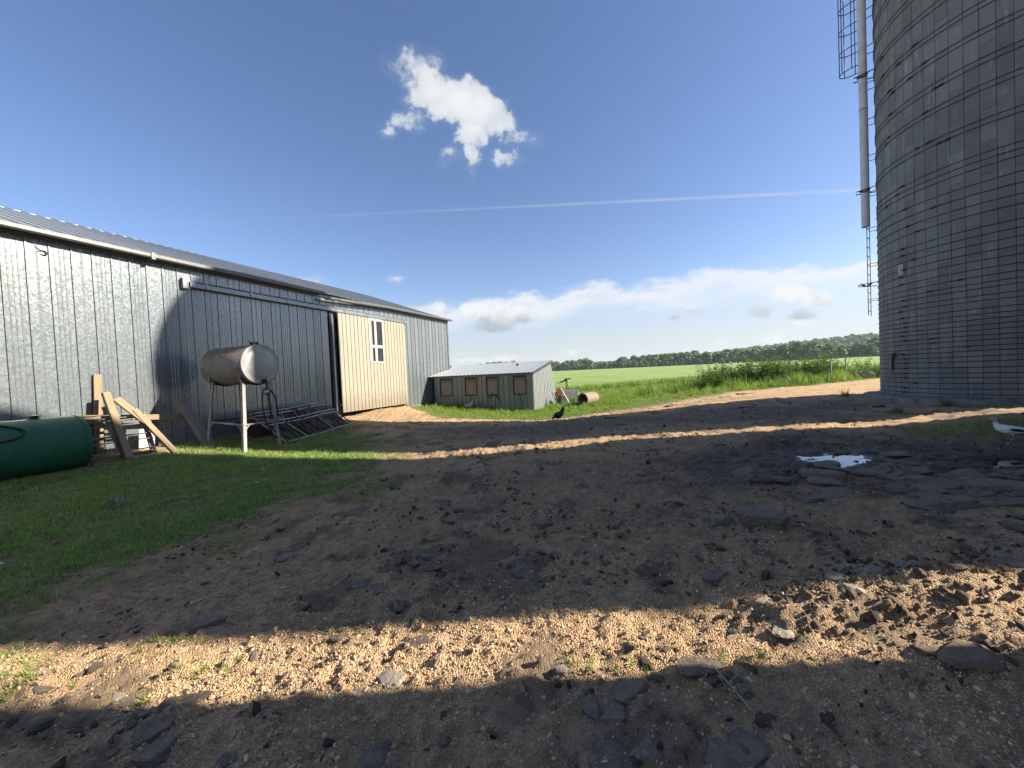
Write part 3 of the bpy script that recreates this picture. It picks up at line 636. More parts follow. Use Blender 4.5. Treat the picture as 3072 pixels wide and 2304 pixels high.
def in_silo(x, y): return (np.hypot(x - 13.83, y - 10.56) < 2.85) | (np.hypot(x - 14, y - 4.43) < 3.0)
def spots(n, x0, x1, y0, y1, dens):
    x = RNG.uniform(x0, x1, n); y = RNG.uniform(y0, y1, n); k = RNG.random(n) < dens(x, y); x = x[k]; y = y[k]
    k = ~(inside_shed(x, y) | in_silo(x, y) | inside_coop(x, y)); return x[k], y[k]
def rz(n, tilt=.15): return np.stack([RNG.normal(0, tilt, n), RNG.normal(0, tilt, n), RNG.uniform(0, 6.283, n)], 1)
def s3(s): return np.stack([s, s, s], 1)
def vis(x, y): return np.abs(x) < y * 1.55 + 2.5
def build_stuff():
    # loose gravel
    c = proto('gravel_stones', [pobj('gravel_stone', pebble(i, 1, M['gravel'], .75)) for i in range(6)])
    def dn(x, y): return (1 / (1 + (np.hypot(x, y) / 2.7) ** 3.2)) * np.clip(1.05 - grass_mask(x, y) * 1.05, 0, 1) * (.15 + .85 * (1 - mud_shade_mask(x, y))) * (.35 + .65 * sstep(.35, .6, fbm(x * 1.1, y * 1.1, 3, 73))) * vis(x, y)
    x, y = spots(2000000, -6.5, 7.5, 1.0, 9.5, dn); n = len(x); s = np.exp(RNG.normal(math.log(.0057), .55, n)).clip(.003, .028) * (1 + .06 * y)
    scatter('gravel', np.stack([x, y, ground_h(x, y) + s * .12], 1), RNG.uniform(0, 6.28, (n, 3)), np.stack([s, s * RNG.uniform(.7, 1.2, n), s], 1), RNG.integers(0, 6, n), c, 'loose tan gravel strewn over the farmyard ground', 'gravel')
    # earth clods, thick in the muck and on the dug heaps
    c = proto('clods', [pobj('earth_clod', pebble(20 + i, 2, M['clod'] if i < 5 else M['dung'], .6)) for i in range(7)])
    def dc(x, y):
        hp = sum(np.exp(-((x - a) / (p * 1.1)) ** 2 - ((y - b) / (q * 1.1)) ** 2) for a, b, p, q, h in HEAPS[:5])
        return np.clip((.10 * mud_shade_mask(x, y) + .02 + .35 * sstep(.60, .75, fbm(x * 1.6, y * 1.6, 3, 71))) * sstep(.35, .6, fbm(x * 6, y * 6, 2, 72)) + .9 * hp, 0, 1) * (1 - grass_mask(x, y)) / (1 + (np.hypot(x, y) / 7) ** 2) * vis(x, y)
    x, y = spots(130000, -6, 10, 1.0, 13.5, dc); n = len(x); s = np.exp(RNG.normal(math.log(.019), .55, n)).clip(.008, .075) * (1 + .03 * y)
    hp = np.clip(sum(np.exp(-((x - a) / (p * 1.1)) ** 2 - ((y - b) / (q * 1.1)) ** 2) for a, b, p, q, h in HEAPS[:5]), 0, 1)
    ii = np.where(RNG.random(n) < .55 + .4 * hp, RNG.integers(0, 5, n), RNG.integers(5, 7, n))
    scatter('clods', np.stack([x, y, ground_h(x, y) + s * .15], 1), RNG.uniform(0, 6.28, (n, 3)), s3(s), ii, c, 'crumbled dark earth clods strewn over the yard', 'earth')
    # angular crumbs of old asphalt, lying in drifts
    def fl(i):
        me = pebble(220 + i, 2, M['asphalt'] if i % 3 else M['dung'], .38); return pobj('asphalt_crumb', me)
    c = proto('asphalt_crumbs', [fl(i) for i in range(8)])
    def da(x, y): return sstep(.54, .70, fbm(x * 1.25 + 2, y * 1.6, 4, 75)) * (1 - grass_mask(x, y)) / (1 + (np.hypot(x, y) / 5.5) ** 2.2) * vis(x, y) * (.25 + .75 * sstep(.4, .6, fbm(x * 7, y * 7, 2, 76)))
    x, y = spots(38000, -5, 9, 1.0, 9.0, da); n = len(x); s = np.exp(RNG.normal(math.log(.024), .6, n)).clip(.008, .10) * (1 + .04 * y)
    scatter('asphalt_crumbs', np.stack([x, y, ground_h(x, y) + s * .08], 1), np.stack([RNG.normal(0, .25, n), RNG.normal(0, .25, n), RNG.uniform(0, 6.28, n)], 1), np.stack([s, s * RNG.uniform(.55, 1, n), s], 1), RNG.integers(0, 8, n), c, 'dark crumbs of broken asphalt drifted over the yard', 'asphalt')
    # lawn by the shed
    c = proto('lawn_tufts', [pobj('lawn_tuft', tuft(16, .042, .06, .0052, M['lawn'], i, .9)) for i in range(5)])
    def dl(x, y): return grass_mask(x, y) ** 1.3 * np.clip(1.6 / (1 + (np.hypot(x, y) / 5.5) ** 2), .16, 1) * vis(x, y)
    x, y = spots(120000, -13, 2, 2.0, 14.6, dl); n = len(x); s = RNG.uniform(.65, 1.35, n) * (.55 + .6 * grass_mask(x, y)) * (.8 + .7 * fbm(x * .9, y * .9, 3, 81)) * (1 + .02 * y)
    x2, y2 = spots(22000, 5, 19, 4.4, 15, lambda x, y: grass_mask(x, y) ** 1.3 * .7 * vis(x, y)); x = np.concatenate([x, x2]); y = np.concatenate([y, y2]); s = np.concatenate([s, RNG.uniform(.9, 2.2, len(x2))]); n = len(x)
    scatter('lawn_grass', np.stack([x, y, ground_h(x, y)], 1), rz(n), s3(s), RNG.integers(0, 5, n), c, 'short green grass between the shed and the gravel', 'grass')
    # rough meadow behind
    c = proto('meadow_tufts', [pobj('meadow_tuft', tuft(18, .24, .13, .013, M['meadow'], 40 + i, .55, 3)) for i in range(5)])
    def dm(x, y): return grass_mask(x, y) * np.clip(1.4 / (1 + (np.hypot(x, y) / 22) ** 3), .12, 1) * vis(x, y)
    x, y = spots(75000, -5, 48, 13.8, 50, dm); n = len(x); d = np.hypot(x, y)
    s = RNG.uniform(.5, 1.25, n) * (.35 + .5 * sstep(15.0, 22, d) + .5 * fbm(x * .35, y * .35, 3, 91)) * np.where(fbm(x * .12, y * .12, 2, 92) > .5, 1.15, .85)
    edge = sstep(.0, 1.2, polydist(x, y, FIELD)); s = s * (.45 + .55 * edge)
    scatter('meadow_grass', np.stack([x, y, ground_h(x, y)], 1), rz(n), s3(s), RNG.integers(0, 5, n), c, 'rough sunlit meadow grass beyond the yard', 'grass')
    # taller grass along the field margin and round the weeds
    c = proto('tall_tufts', [pobj('tall_tuft', tuft(26, .75, .22, .022, M['meadow'] if i % 2 else M['weed'], 60 + i, .4, 3)) for i in range(4)])
    def dt(x, y):
        d = np.hypot(x, y); b1 = np.exp(-((d - 34 - 3 * np.sin(x * .2)) / 2.6) ** 2) * .5
        b2 = np.exp(-((x - 11.5) / 5.5) ** 2 - ((y - 20.5) / 2.2) ** 2) * .9 + np.exp(-((x - 18) / 4) ** 2 - ((y - 23) / 2.5) ** 2) * .9
        return np.clip(b1 + b2, 0, 1) * grass_mask(x, y) * vis(x, y)
    x, y = spots(16000, -8, 50, 16, 46, dt); n = len(x)
    scatter('tall_grass', np.stack([x, y, ground_h(x, y)], 1), rz(n), s3(RNG.uniform(.5, 1.0, n)), RNG.integers(0, 4, n), c, 'tall weedy grass along the field margin', 'grass')
    # low broad-leaved weeds by the coop
    c = proto('dock_tufts', [pobj('dock_tuft', tuft(12, .22, .16, .06, M['dock'], 80 + i, .9, 3)) for i in range(3)])
    def dk(x, y): return np.clip(np.exp(-((x - 2.3) / 1.1) ** 2 - ((y - 18.6) / .9) ** 2) + .8 * np.exp(-((y - (18.15 - .39 * (x - .9))) / .25) ** 2) * ((x > -3.5) & (x < 1.4)) * .5, 0, 1)
    x, y = spots(2600, -4, 5, 16, 21, dk); n = len(x)
    scatter('leafy_weeds', np.stack([x, y, ground_h(x, y)], 1), rz(n), s3(RNG.uniform(.4, 1.0, n)), RNG.integers(0, 3, n), c, 'bright green leafy weeds along the coop foot', 'weeds')
    # straw and dry stalks on the ground
    sb = []
    for i in range(4):
        mb = MB(); r = random.Random(i); mb.tube(bez([(0, 0, 0), (.03, .004 * r.uniform(-1, 1), .003), (.07, .01 * r.uniform(-1, 1), .002), (.11, .015 * r.uniform(-1, 1), 0)], 6), .0011, 4); sb.append(pobj('straw', mb.mesh('straw', M['straw'])))
    c = proto('straws', sb)
    x, y = spots(2600, -8, 7, 1.2, 11, lambda x, y: vis(x, y) / (1 + (np.hypot(x, y) / 4) ** 2)); n = len(x)
    scatter('straw', np.stack([x, y, ground_h(x, y) + .006], 1), rz(n, .08), s3(RNG.uniform(.3, 1.1, n)), RNG.integers(0, 4, n), c, 'dry straw and grass stalks littering the yard', 'straw')
    # loose grass sprigs in the gravel
    c = proto('sprigs', [pobj('sprig', tuft(9, .07, .03, .006, M['meadow'], 95 + i, .9)) for i in range(3)])
    xs = []; ys = []
    for cx, cy, r, k in [(-2.55, 2.75, .12, 26), (-3.45, 2.45, .22, 30), (-3.2, 2.35, .15, 14), (-2.0, 2.45, .1, 14), (.62, 2.0, .08, 8), (.3, 2.1, .05, 5), (1.2, 2.0, .06, 6), (-2.2, 2.2, .06, 6), (8.6, 9.0, .35, 40)]:
        xs += list(RNG.normal(cx, r, k)); ys += list(RNG.normal(cy, r * .5, k))
    x = np.array(xs); y = np.array(ys); n = len(x)
    scatter('grass_sprigs', np.stack([x, y, ground_h(x, y)], 1), rz(n, .3), s3(RNG.uniform(.5, 1.2, n)), RNG.integers(0, 3, n), c, 'small green sprigs growing through the sunlit gravel', 'grass')
build_stuff()
# ---------------------------------------------------------------- woods
def tree_mesh(seed, h=12.0):
    r = random.Random(seed); mb = MB(); mb.cur = 1
    mb.tube([(0, 0, -1), (.05 * h * r.uniform(-.3, .3), 0, h * .35), (0, .02 * h, h * .75)], [.02 * h, .015 * h, .004 * h], 6)
    for i in range(5):
        a = r.uniform(0, 6.28); z = h * r.uniform(.25, .5); mb.tube([(0, 0, z), (math.cos(a) * h * .2, math.sin(a) * h * .2, z + h * .18)], [.008 * h, .003 * h], 5)
    mb.cur = 0; nb = r.randint(13, 18)
    for i in range(nb):
        t = i / nb; z = h * (.22 + .70 * t + r.uniform(-.04, .04)); rad = h * (.30 * math.sin(math.pi * min(1, .18 + .86 * t)) + .03); a = r.uniform(0, 6.28); q = rad * r.uniform(.2, .8)
        c = Vector((q * math.cos(a), q * math.sin(a), z)); br = h * r.uniform(.085, .15)
        for k in range(40):
            d = Vector((r.gauss(0, 1), r.gauss(0, 1), r.gauss(0, .9) + .2)).normalized(); p = c + d * br * r.uniform(.6, 1.12)
            n = (d + Vector((r.gauss(0, .5), r.gauss(0, .5), r.gauss(0, .5)))).normalized(); t1 = n.orthogonal().normalized(); t2 = n.cross(t1); s = h * r.uniform(.028, .055)
            mb.add([p - t1 * s - t2 * s * .6, p + t1 * s * .9 - t2 * s, p + t1 * s + t2 * s * .7, p - t1 * s * .7 + t2 * s], [(0, 1, 2, 3)])
    return mb.mesh('tree', [M['tree_leaf'], M['bark']])
def build_woods():
    c = proto('wood_trees', [pobj('wood_tree', tree_mesh(100 + i)) for i in range(6)])
    P = []; S = []
    for az in np.arange(-.55, 1.35, .0075):
        base = 432 + 30 * math.sin(az * 5.1) + 14 * math.sin(az * 17)
        for row in range(5):
            a = az + RNG.normal(0, .004); d = base + row * 9 + RNG.normal(0, 4)
            gap = .20 < az < .27
            P.append((d * math.sin(a), d * math.cos(a))); S.append(RNG.uniform(.6, 1.3) * (.5 if row == 0 else 1) * (.85 if az < .15 else 1.0) * (.6 if gap else 1))
    for az in np.arange(-.6, 1.4, .0085):
        for d in np.arange(640, 1330, 17):
            if RNG.random() < (.9 if az > .22 else (.75 if d > 760 and d < 900 else .0)):
                if .50 < az < .58 and d < 720: continue
                a = az + RNG.normal(0, .004); dd = d + RNG.normal(0, 7); P.append((dd * math.sin(a), dd * math.cos(a))); S.append(RNG.uniform(.75, 1.35))
    P = np.array(P); S = np.array(S); n = len(P); S = S * (.62 + .75 * fbm(P[:, 0] / 26, P[:, 1] / 26, 3, 101)); z = base_h(P[:, 0], P[:, 1])
    scatter('woodland', np.stack([P[:, 0], P[:, 1], z], 1), rz(n, .03), np.stack([S * 1.5, S * 1.5, S * .92], 1), RNG.integers(0, 6, n), c, 'distant belt of dark green woods across the field and up the hill', 'woods')
build_woods()
# ---------------------------------------------------------------- machine shed (long galvanised building on the left)
SHED_RZ = math.atan2(.93051, .36627)          # local x runs along the wall, local -y points out into the yard
shed = empty('machine_shed', (-8.5497, 10, 0), SHED_RZ)
tag(shed, 'long galvanised metal shed with a cream sliding door, left of the yard', 'shed')
def panel_mesh(w, h, minor, name='wall_panel', mat=None, rib=.019):
    prof = [(0, 0), (.006, -rib), (.030, -rib), (.036, 0)]
    if minor:
        for k in (.28, .5, .72):
            u = k * w; prof += [(u - .012, 0), (u - .005, -.006), (u + .005, -.006), (u + .012, 0)]
    else:
        u = .5 * w; prof += [(u - .02, 0), (u, -.003), (u + .02, 0)]
    prof.append((w - .004, 0)); n = len(prof); v = [(x, y, 0) for x, y in prof] + [(x, y, h) for x, y in prof]
    v += [(x, y + .004, 0) for x, y in prof] + [(x, y + .004, h) for x, y in prof]
    f = [(i, i + 1, n + i + 1, n + i) for i in range(n - 1)] + [(2 * n + i + 1, 2 * n + i, 3 * n + i, 3 * n + i + 1) for i in range(n - 1)]
    f += [(n + i, n + i + 1, 3 * n + i + 1, 3 * n + i) for i in range(n - 1)]
    return mkmesh(name, v, f, mat or M['galv'])
PW = .3185; EAVE = 4.80
full = [panel_mesh(PW, EAVE - .2, False), panel_mesh(PW, EAVE - .2, True)]
over = [panel_mesh(PW, EAVE - 4.36, False), panel_mesh(PW, EAVE - 4.36, True)]
i0 = -40; s = i0 * PW + .02; k = 0
while s < 13.3:
    odd = k % 2
    if s + PW * .6 < 4.95 or s > 9.2: mobj('wall_panel', full[odd], shed, (s, 0, .2))
    else: mobj('wall_panel', over[odd], shed, (s, 0, 4.36))
    s += PW; k += 1
S_END = s; S_BEG = i0 * PW + .02
def hb(mb, s0, s1, o0, o1, h0, h1, ch=0): return mb.box(((s0 + s1) / 2, -(o0 + o1) / 2, (h0 + h1) / 2), (s1 - s0, abs(o1 - o0), h1 - h0), ch=ch)
mb = MB(); hb(mb, S_BEG, 4.93, -.05, .022, -.3, .215); mb.build('skirt_board', M['grey_wood'], shed)
mb = MB(); hb(mb, 9.25, S_END, -.05, .022, -.3, .215); mb.build('skirt_board', M['grey_wood'], shed)
mb = MB(); hb(mb, 4.84, 4.95, -.16, .045, -.2, 4.22); mb.build('door_post', M['iron'], shed)
mb = MB(); hb(mb, 4.95, 5.16, -.02, .012, -.1, 4.22); mb.build('door_reveal', M['galv_old'], shed)
mb = MB(); hb(mb, 9.2, 9.32, -.16, -.01, -.2, 4.3); mb.build('door_post', M['grey_wood'], shed)
mb = MB(); hb(mb, S_BEG, S_END, -.20, -.02, 4.0, 4.36); mb.build('header_beam', M['grey_wood'], shed)
mb = MB(); hb(mb, S_END - .03, S_END + .09, -.1, .04, .1, EAVE + .02); mb.build('corner_trim', M['galv_trim'], shed)
# end, back walls and floor close the building
for (s0, s1) in ((S_BEG - .05, S_BEG), (S_END, S_END + .05)):
    v = [(s0, .06, -.2), (s0, 12.2, -.2), (s0, 12.2, EAVE), (s0, 6.1, EAVE + 2.16), (s0, .06, EAVE)]; v += [(s1, y, z) for _, y, z in v]
    f = [(0, 1, 2, 3, 4), (9, 8, 7, 6, 5)] + [(i, (i + 1) % 5, 5 + (i + 1) % 5, 5 + i) for i in range(5)]
    mobj('end_wall', mkmesh('end_wall', v, f, M['galv']), shed)
mb = MB(); mb.box(((S_BEG + S_END) / 2, 12.2, 2.3), (S_END - S_BEG, .05, 5.0)); mb.build('back_wall', M['galv'], shed)
# roof: one sheet per strip on the yard side, ribs running up the slope
sl = math.atan2(2.18, 6.1); RW = .61
def roof_mesh():
    prof = []
    for k in range(2):
        u = k * RW / 2; prof += [(u + .0, .0), (u + .012, .024), (u + .04, .024), (u + .052, .0), (u + .14, .0), (u + .15, .006), (u + .17, .006), (u + .18, 0)]
    prof.append((RW + .01, 0)); n = len(prof); Lr = 6.1 / math.cos(sl) + .28; v = []
    for t in (0, Lr):
        v += [(x, t, z) for x, z in prof]
    v += [(x, y, z - .008) for x, y, z in v]
    f = [(i, i + 1, n + i + 1, n + i) for i in range(n - 1)] + [(2 * n + i + 1, 2 * n + i, 3 * n + i, 3 * n + i + 1) for i in range(n - 1)] + [(i + 1, i, 2 * n + i, 2 * n + i + 1) for i in range(n - 1)]
    return mkmesh('roof_panel', v, f, M['galv_roof'])
rm = roof_mesh(); s = S_BEG - .1; EO = .24
while s < S_END + .1:
    mobj('roof_panel', rm, shed, (s, -EO, EAVE + .09 - EO * math.tan(sl)), (sl, 0, 0)); s += RW
mb = MB(); v = [(S_BEG - .1, 6.1, EAVE + 2.28), (S_END + .5, 6.1, EAVE + 2.28), (S_END + .5, 12.5, EAVE), (S_BEG - .1, 12.5, EAVE)]; v += [(a, b, c - .03) for a, b, c in v]
mb.add(v, [(0, 1, 2, 3), (7, 6, 5, 4), (0, 4, 5, 1), (1, 5, 6, 2), (2, 6, 7, 3), (3, 7, 4, 0)]); mb.build('back_roof', M['galv_roof'], shed)
mb = MB(); hb(mb, S_BEG, S_END + .05, .03, .06, EAVE - .10, EAVE + .03); mb.build('fascia', M['galv_trim'], shed)
# gutters: a level run, then a run that has sagged loose at its near end
def gutter(name, pts):
    prof = [(0, .085), (0, 0), (-.03, -.03), (-.10, -.03), (-.125, .0), (-.125, .07), (-.118, .085), (-.112, .07), (-.112, .004), (-.095, -.018), (-.035, -.018), (-.012, 0), (-.012, .085)]
    n = len(prof); v = []; m = len(pts)
    for (s, o, h) in pts: v += [(s, -o + y, h + z) for y, z in prof]
    f = [(i * n + k, i * n + (k + 1) % n, (i + 1) * n + (k + 1) % n, (i + 1) * n + k) for i in range(m - 1) for k in range(n)] + [tuple(reversed(range(n))), tuple((m - 1) * n + k for k in range(n))]
    return mobj(name, mkmesh(name, v, f, M['gutter']), shed)
gutter('gutter', [(S_BEG, .16, 4.755), (-1.2, .16, 4.76), (1.8, .16, 4.76), (4.49, .16, 4.765)])
gutter('gutter', [(4.53, .20, 4.60), (5.6, .19, 4.645), (6.8, .175, 4.70), (8.0, .17, 4.75), (9.6, .165, 4.77), (13.5, .16, 4.79)])
mb = MB(); hb(mb, -.62, -.54, .14, .305, 4.70, 4.86); mb.build('gutter_strap', M['gutter'], shed)
# sliding-door track
mb = MB()
prof = [(0, 4.40), (-.02, 4.41), (-.16, 4.33), (-.16, 4.215), (-.14, 4.215), (-.14, 4.31), (-.05, 4.35), (-.05, 4.20), (0, 4.20)]; n = len(prof)
for sx in (.24, 9.5): mb.v += [(sx, y - .002, z) for y, z in prof]
mb.f += [(k, (k + 1) % n, n + (k + 1) % n, n + k) for k in range(n)] + [tuple(range(n)), tuple(reversed(range(n, 2 * n)))]; mb.mi = [0] * len(mb.f)
mb.build('door_track', M['galv_trim'], shed)
mb = MB(); hb(mb, .10, .27, .0, .12, 4.17, 4.44); mb.build('track_stop', M['galv_trim'], shed)
mb = MB(); mb.tube([(.28, -.10, 4.27), (9.4, -.10, 4.27)], .03, 8); mb.build('track_rail', M['iron'], shed)
for q in np.arange(.6, 9.4, 1.22):
    mb = MB(); hb(mb, q, q + .06, .12, .175, 4.22, 4.36); mb.build('track_bracket', M['galv_trim'], shed)
# cream sliding door with its window
door = empty('sliding_door', (0, 0, 0), 0, shed); door['label'] = 'cream ribbed sliding door with a white framed window'
DW = .2035; dm = {}
def dpanel(h):
    if h not in dm:
        prof = [(0, 0), (.005, -.016), (.022, -.016), (.027, 0), (DW - .003, 0)]; n = 5
        v = [(x, y, 0) for x, y in prof] + [(x, y, h) for x, y in prof] + [(0, .03, 0), (DW - .003, .03, 0), (0, .03, h), (DW - .003, .03, h)]
        f = [(i, i + 1, n + i + 1, n + i) for i in range(4)] + [(10, 12, 13, 11), (0, 10, 11, 4, 3, 2, 1), (5, 6, 7, 8, 9, 13, 12), (0, 5, 12, 10), (4, 11, 13, 9)]
        dm[h] = mkmesh('door_panel', v, f, M['cream'])
    return dm[h]
for k in range(20):
    s0 = 5.11 + k * DW
    if 6.74 < s0 < 7.55:
        mobj('door_panel', dpanel(1.94), door, (s0, -.18, .36)); continue
    mobj('door_panel', dpanel(3.82), door, (s0, -.18, .36))
for h0, h1 in ((.38, .5), (4.0, 4.19)):
    mb = MB(); hb(mb, 5.10, 9.19, .10, .148, h0, h1); mb.build('door_rail', M['grey_wood'], door)
mb = MB(); hb(mb, 6.73, 7.57, .125, .135, 2.3, 4.18); 
mb.build('window_backing', M['dark'], door)
def wbar(s0, s1, h0, h1, o=.205):
    mb = MB(); hb(mb, s0, s1, .15, o, h0, h1); mb.build('window_frame', M['white'], door)
wbar(6.735, 6.80, 2.30, 4.18); wbar(7.555, 7.60, 2.30, 4.18); wbar(6.80, 7.555, 4.08, 4.18); wbar(6.80, 7.555, 2.30, 2.35)
wbar(7.05, 7.19, 2.35, 4.08, .21); wbar(6.80, 7.05, 2.93, 3.05); wbar(7.19, 7.555, 2.93, 3.05)
for (a, b, c, d2) in ((6.80, 7.05, 3.05, 4.08), (7.19, 7.555, 3.05, 4.08), (6.80, 7.05, 2.35, 2.93), (7.19, 7.555, 2.35, 2.93)):
    mb = MB(); hb(mb, a, b, .165, .175, c, d2); mb.build('window_pane', M['glass'], door)
for a in (7.30, 7.42):
    mb = MB(); hb(mb, a, a + .012, .176, .184, 3.05, 4.08); mb.build('glazing_bar', M['iron'], door)
# overhead wire fixed to the wall by a hook
hk = Vector((-9.40, 7.84, 4.44)); mb = MB()
wire = empty('overhead_wire', hk); tag(wire, 'thin dark overhead wires hooked to the shed wall under the eave', 'wire')
mb = MB(); mb.tube(bez([(0, 0, 0), (-.55, -.9, .25), (-2.2, -3.2, 1.1), (-5, -7.5, 3.0)], 30), .011, 5); mb.build('wire', M['black'], wire, smooth=True)
mb = MB(); mb.tube(bez([(.02, .02, .02), (-.16, -.28, .32), (-.5, -.9, .95), (-1.6, -2.8, 2.9)], 30), .011, 5); mb.build('wire', M['black'], wire, smooth=True)
mb = MB(); mb.tube([(.02 + .045 * math.cos(t), .03 + .05 * math.cos(t) * .9, -.01 + .045 * math.sin(t)) for t in np.linspace(0, 6.28, 16)], .011, 6); mb.tube([(.0, .0, 0), (-.10, .06, .02)], .01, 6); mb.build('hook', M['iron'], wire, smooth=True)
mb = MB(); mb.tube(bez([(-.03, -.05, .03), (-.10, -.15, .10), (-.13, -.2, .19)], 8), .012, 6); mb.build('splice', M['black'], wire, smooth=True)
# ---------------------------------------------------------------- concrete stave silos
def stave_mesh(w, h, name='stave'):
    p = [(-.06, -w / 2), (-.010, -w / 2), (0, -w / 2 + .009), (0, w / 2 - .009), (-.010, w / 2), (-.06, w / 2)]; n = 6
    v = [(x, y, 0) for x, y in p] + [(x, y, h) for x, y in p]
    f = [(i, (i + 1) % n, n + (i + 1) % n, n + i) for i in range(n)] + [tuple(reversed(range(n))), tuple(range(n, 2 * n))]
    return mkmesh(name, v, f, M['stave'])
HOOPS = [.53, .66, .80, .94, 1.06, 1.2, 1.35, 1.47, 1.6, 1.72, 1.86, 1.98, 2.11, 2.23, 2.36, 2.48, 2.62, 2.81, 2.94, 3.11, 3.23, 3.39, 3.57, 3.78, 3.97, 4.18, 4.37, 4.56, 4.9, 5.13, 5.38, 5.63, 5.98, 6.13, 6.29, 6.95, 7.09, 7.77, 7.9, 8.37, 8.51, 9.05, 9.18, 9.68, 9.81, 10.35, 10.48, 11.0, 11.13, 11.65, 11.78, 12.3, 12.43, 12.95, 13.08, 13.6, 13.73]
def silo(c, r, z0, hs, label, a0, a1, hoops):
    s = empty('silo', (c[0], c[1], 0)); tag(s, label, 'silo')
    n = 66; w = 2 * math.pi * r / n; H = .762; meshes = {}
    rest_v = []; rest_f = []; rr = random.Random(3)
    for k in range(n):
        th = 2 * math.pi * (k + .5) / n; deg = math.degrees(th) % 360
        z = z0 - (.381 if k % 2 else 0); near = a0 < deg < a1
        while z < hs - .02:
            lo = max(z, z0); hi = min(z + H, hs); hh = round(hi - lo - .005, 3); z += H
            if hh < .03: continue
            if hh not in meshes: meshes[hh] = stave_mesh(w - .005, hh)
            q = r + rr.uniform(-.004, .004)
            if near: mobj('stave', meshes[hh], s, (q * math.cos(th), q * math.sin(th), lo), (0, 0, th))
            else:
                b = len(rest_v); me = meshes[hh]; cs, sn = math.cos(th), math.sin(th)
                rest_v += [((p.co.x + q) * cs - p.co.y * sn, (p.co.x + q) * sn + p.co.y * cs, p.co.z + lo) for p in me.vertices]
                rest_f += [tuple(i + b for i in f.vertices) for f in me.polygons]
    o = mobj('stave_mass', mkmesh('stave_mass', rest_v, rest_f, M['stave_mass']), s); o['kind'] = 'stuff'
    mb = MB(); mb.lathe([(r - .05, z0 - .05), (r - .05, hs)], 66, cap=True); mb.build('light_block', M['dark'], s)  # unseen dark cylinder added to stop light leaking between the staves
    mb = MB(); R0 = r + .05; mb.lathe([(R0, hs - .08)] + [(R0 * math.cos(t), hs + R0 * math.sin(t)) for t in np.linspace(0, 1.5, 14)], 48); mb.build('dome_roof', M['galv_roof'], s, smooth=True)
    for i, hz in enumerate(hoops):
        mb = MB(); mb.tube([((r + .013) * math.cos(t), (r + .013) * math.sin(t), hz + .006 * math.sin(5 * t + i)) for t in np.linspace(0, 2 * math.pi, 97)[:-1]], .0092, 5, closed=True)
        h = mb.build('hoop', M['iron'], s)
        for _ in range(1 if rr.random() < .7 else 2):
            ang = R(rr.choice([171.5, 172.5, 173, rr.uniform(160, 215), rr.uniform(165, 200)])) if hz < 4.9 else R(rr.uniform(158, 215))
            mb = MB(); rot = Matrix.Rotation(ang, 3, 'Z')
            mb.box(rot @ Vector((r + .03, 0, hz)), (.032, .06, .045), rot); mb.box(rot @ Vector((r + .028, .05, hz + .004)), (.026, .045, .02), rot); mb.box(rot @ Vector((r + .028, -.05, hz - .004)), (.026, .045, .02), rot)
            mb.build('hoop_lug', M['iron'], h)
    return s
CS = (13.83, 10.56); RS = 2.68
s1 = silo(CS, RS, .45, 14.36, 'grey concrete stave silo bound with iron hoops, right of the yard', 132, 226, HOOPS)
def ap(a, r, z): return Vector((r * math.cos(R(a)), r * math.sin(R(a)), z))
rf = random.Random(5)
mb = MB(); n = 60; V = []
for k in range(n):
    a = 360 * k / n; j = .05 * rf.uniform(-1, 1)
    V.append([ap(a, RS - .1, -.15), ap(a, RS + .42 + j, -.15), ap(a, RS + .40 + j, .36 + .02 * rf.uniform(-1, 1)), ap(a, RS + .34 + j, .41 + .02 * rf.uniform(-1, 1)), ap(a, RS - .1, .43)])
vv = [p for q in V for p in q]; ff = [(i * 5 + k, ((i + 1) % n) * 5 + k, ((i + 1) % n) * 5 + k + 1, i * 5 + k + 1) for i in range(n) for k in range(4)]
mobj('foundation_ring', mkmesh('foundation_ring', vv, ff, M['foundation']), s1)
mb = MB(); mb.lathe([(RS + .03, .35), (RS + .03, .442)], 66); mb.build('footing', M['foundation'], s1)
# ladder and cage
LA = 128.0; lc = ap(LA, RS + .25, 0); tdir = Vector((-math.sin(R(LA)), math.cos(R(LA)), 0)); odir = ap(LA, 1, 0)
for sg in (-1, 1):
    mb = MB(); mb.bar(lc + tdir * .21 * sg + Vector((0, 0, 2.95)), lc + tdir * .21 * sg + Vector((0, 0, 14.9)), .045, .014, up=odir); mb.build('ladder_rail', M['iron'], s1)
rung = MB(); rung.tube([-tdir * .21, tdir * .21], .011, 6); rme = rung.mesh('ladder_rung', M['iron'])
for z in np.arange(3.1, 14.8, .3): mobj('ladder_rung', rme, s1, lc + Vector((0, 0, z)))
for z in np.arange(3.45, 14.6, 1.16):
    for sg in (-1, 1):
        mb = MB(); mb.bar(lc + tdir * .21 * sg + Vector((0, 0, z)), lc + tdir * .21 * sg - odir * .27 + Vector((0, 0, z + .02 * sg)), .03, .012); mb.build('standoff', M['iron'], s1)
def cagep(t, z): return lc + tdir * (.21 * math.cos(t) * (1 + .6 * math.sin(t))) + odir * (.64 * math.sin(t)) + Vector((0, 0, z))
for z in np.arange(11.12, 14.9, .70):
    mb = MB(); mb.tube([cagep(t, z) for t in np.linspace(0, math.pi, 22)], .014, 5); mb.build('cage_hoop', M['iron'], s1)
for t in (.45, 1.0, 1.57, 2.14, 2.7):
    mb = MB(); mb.tube([cagep(t, 11.12), cagep(t, 14.9)], .013, 5); mb.build('cage_bar', M['iron'], s1)
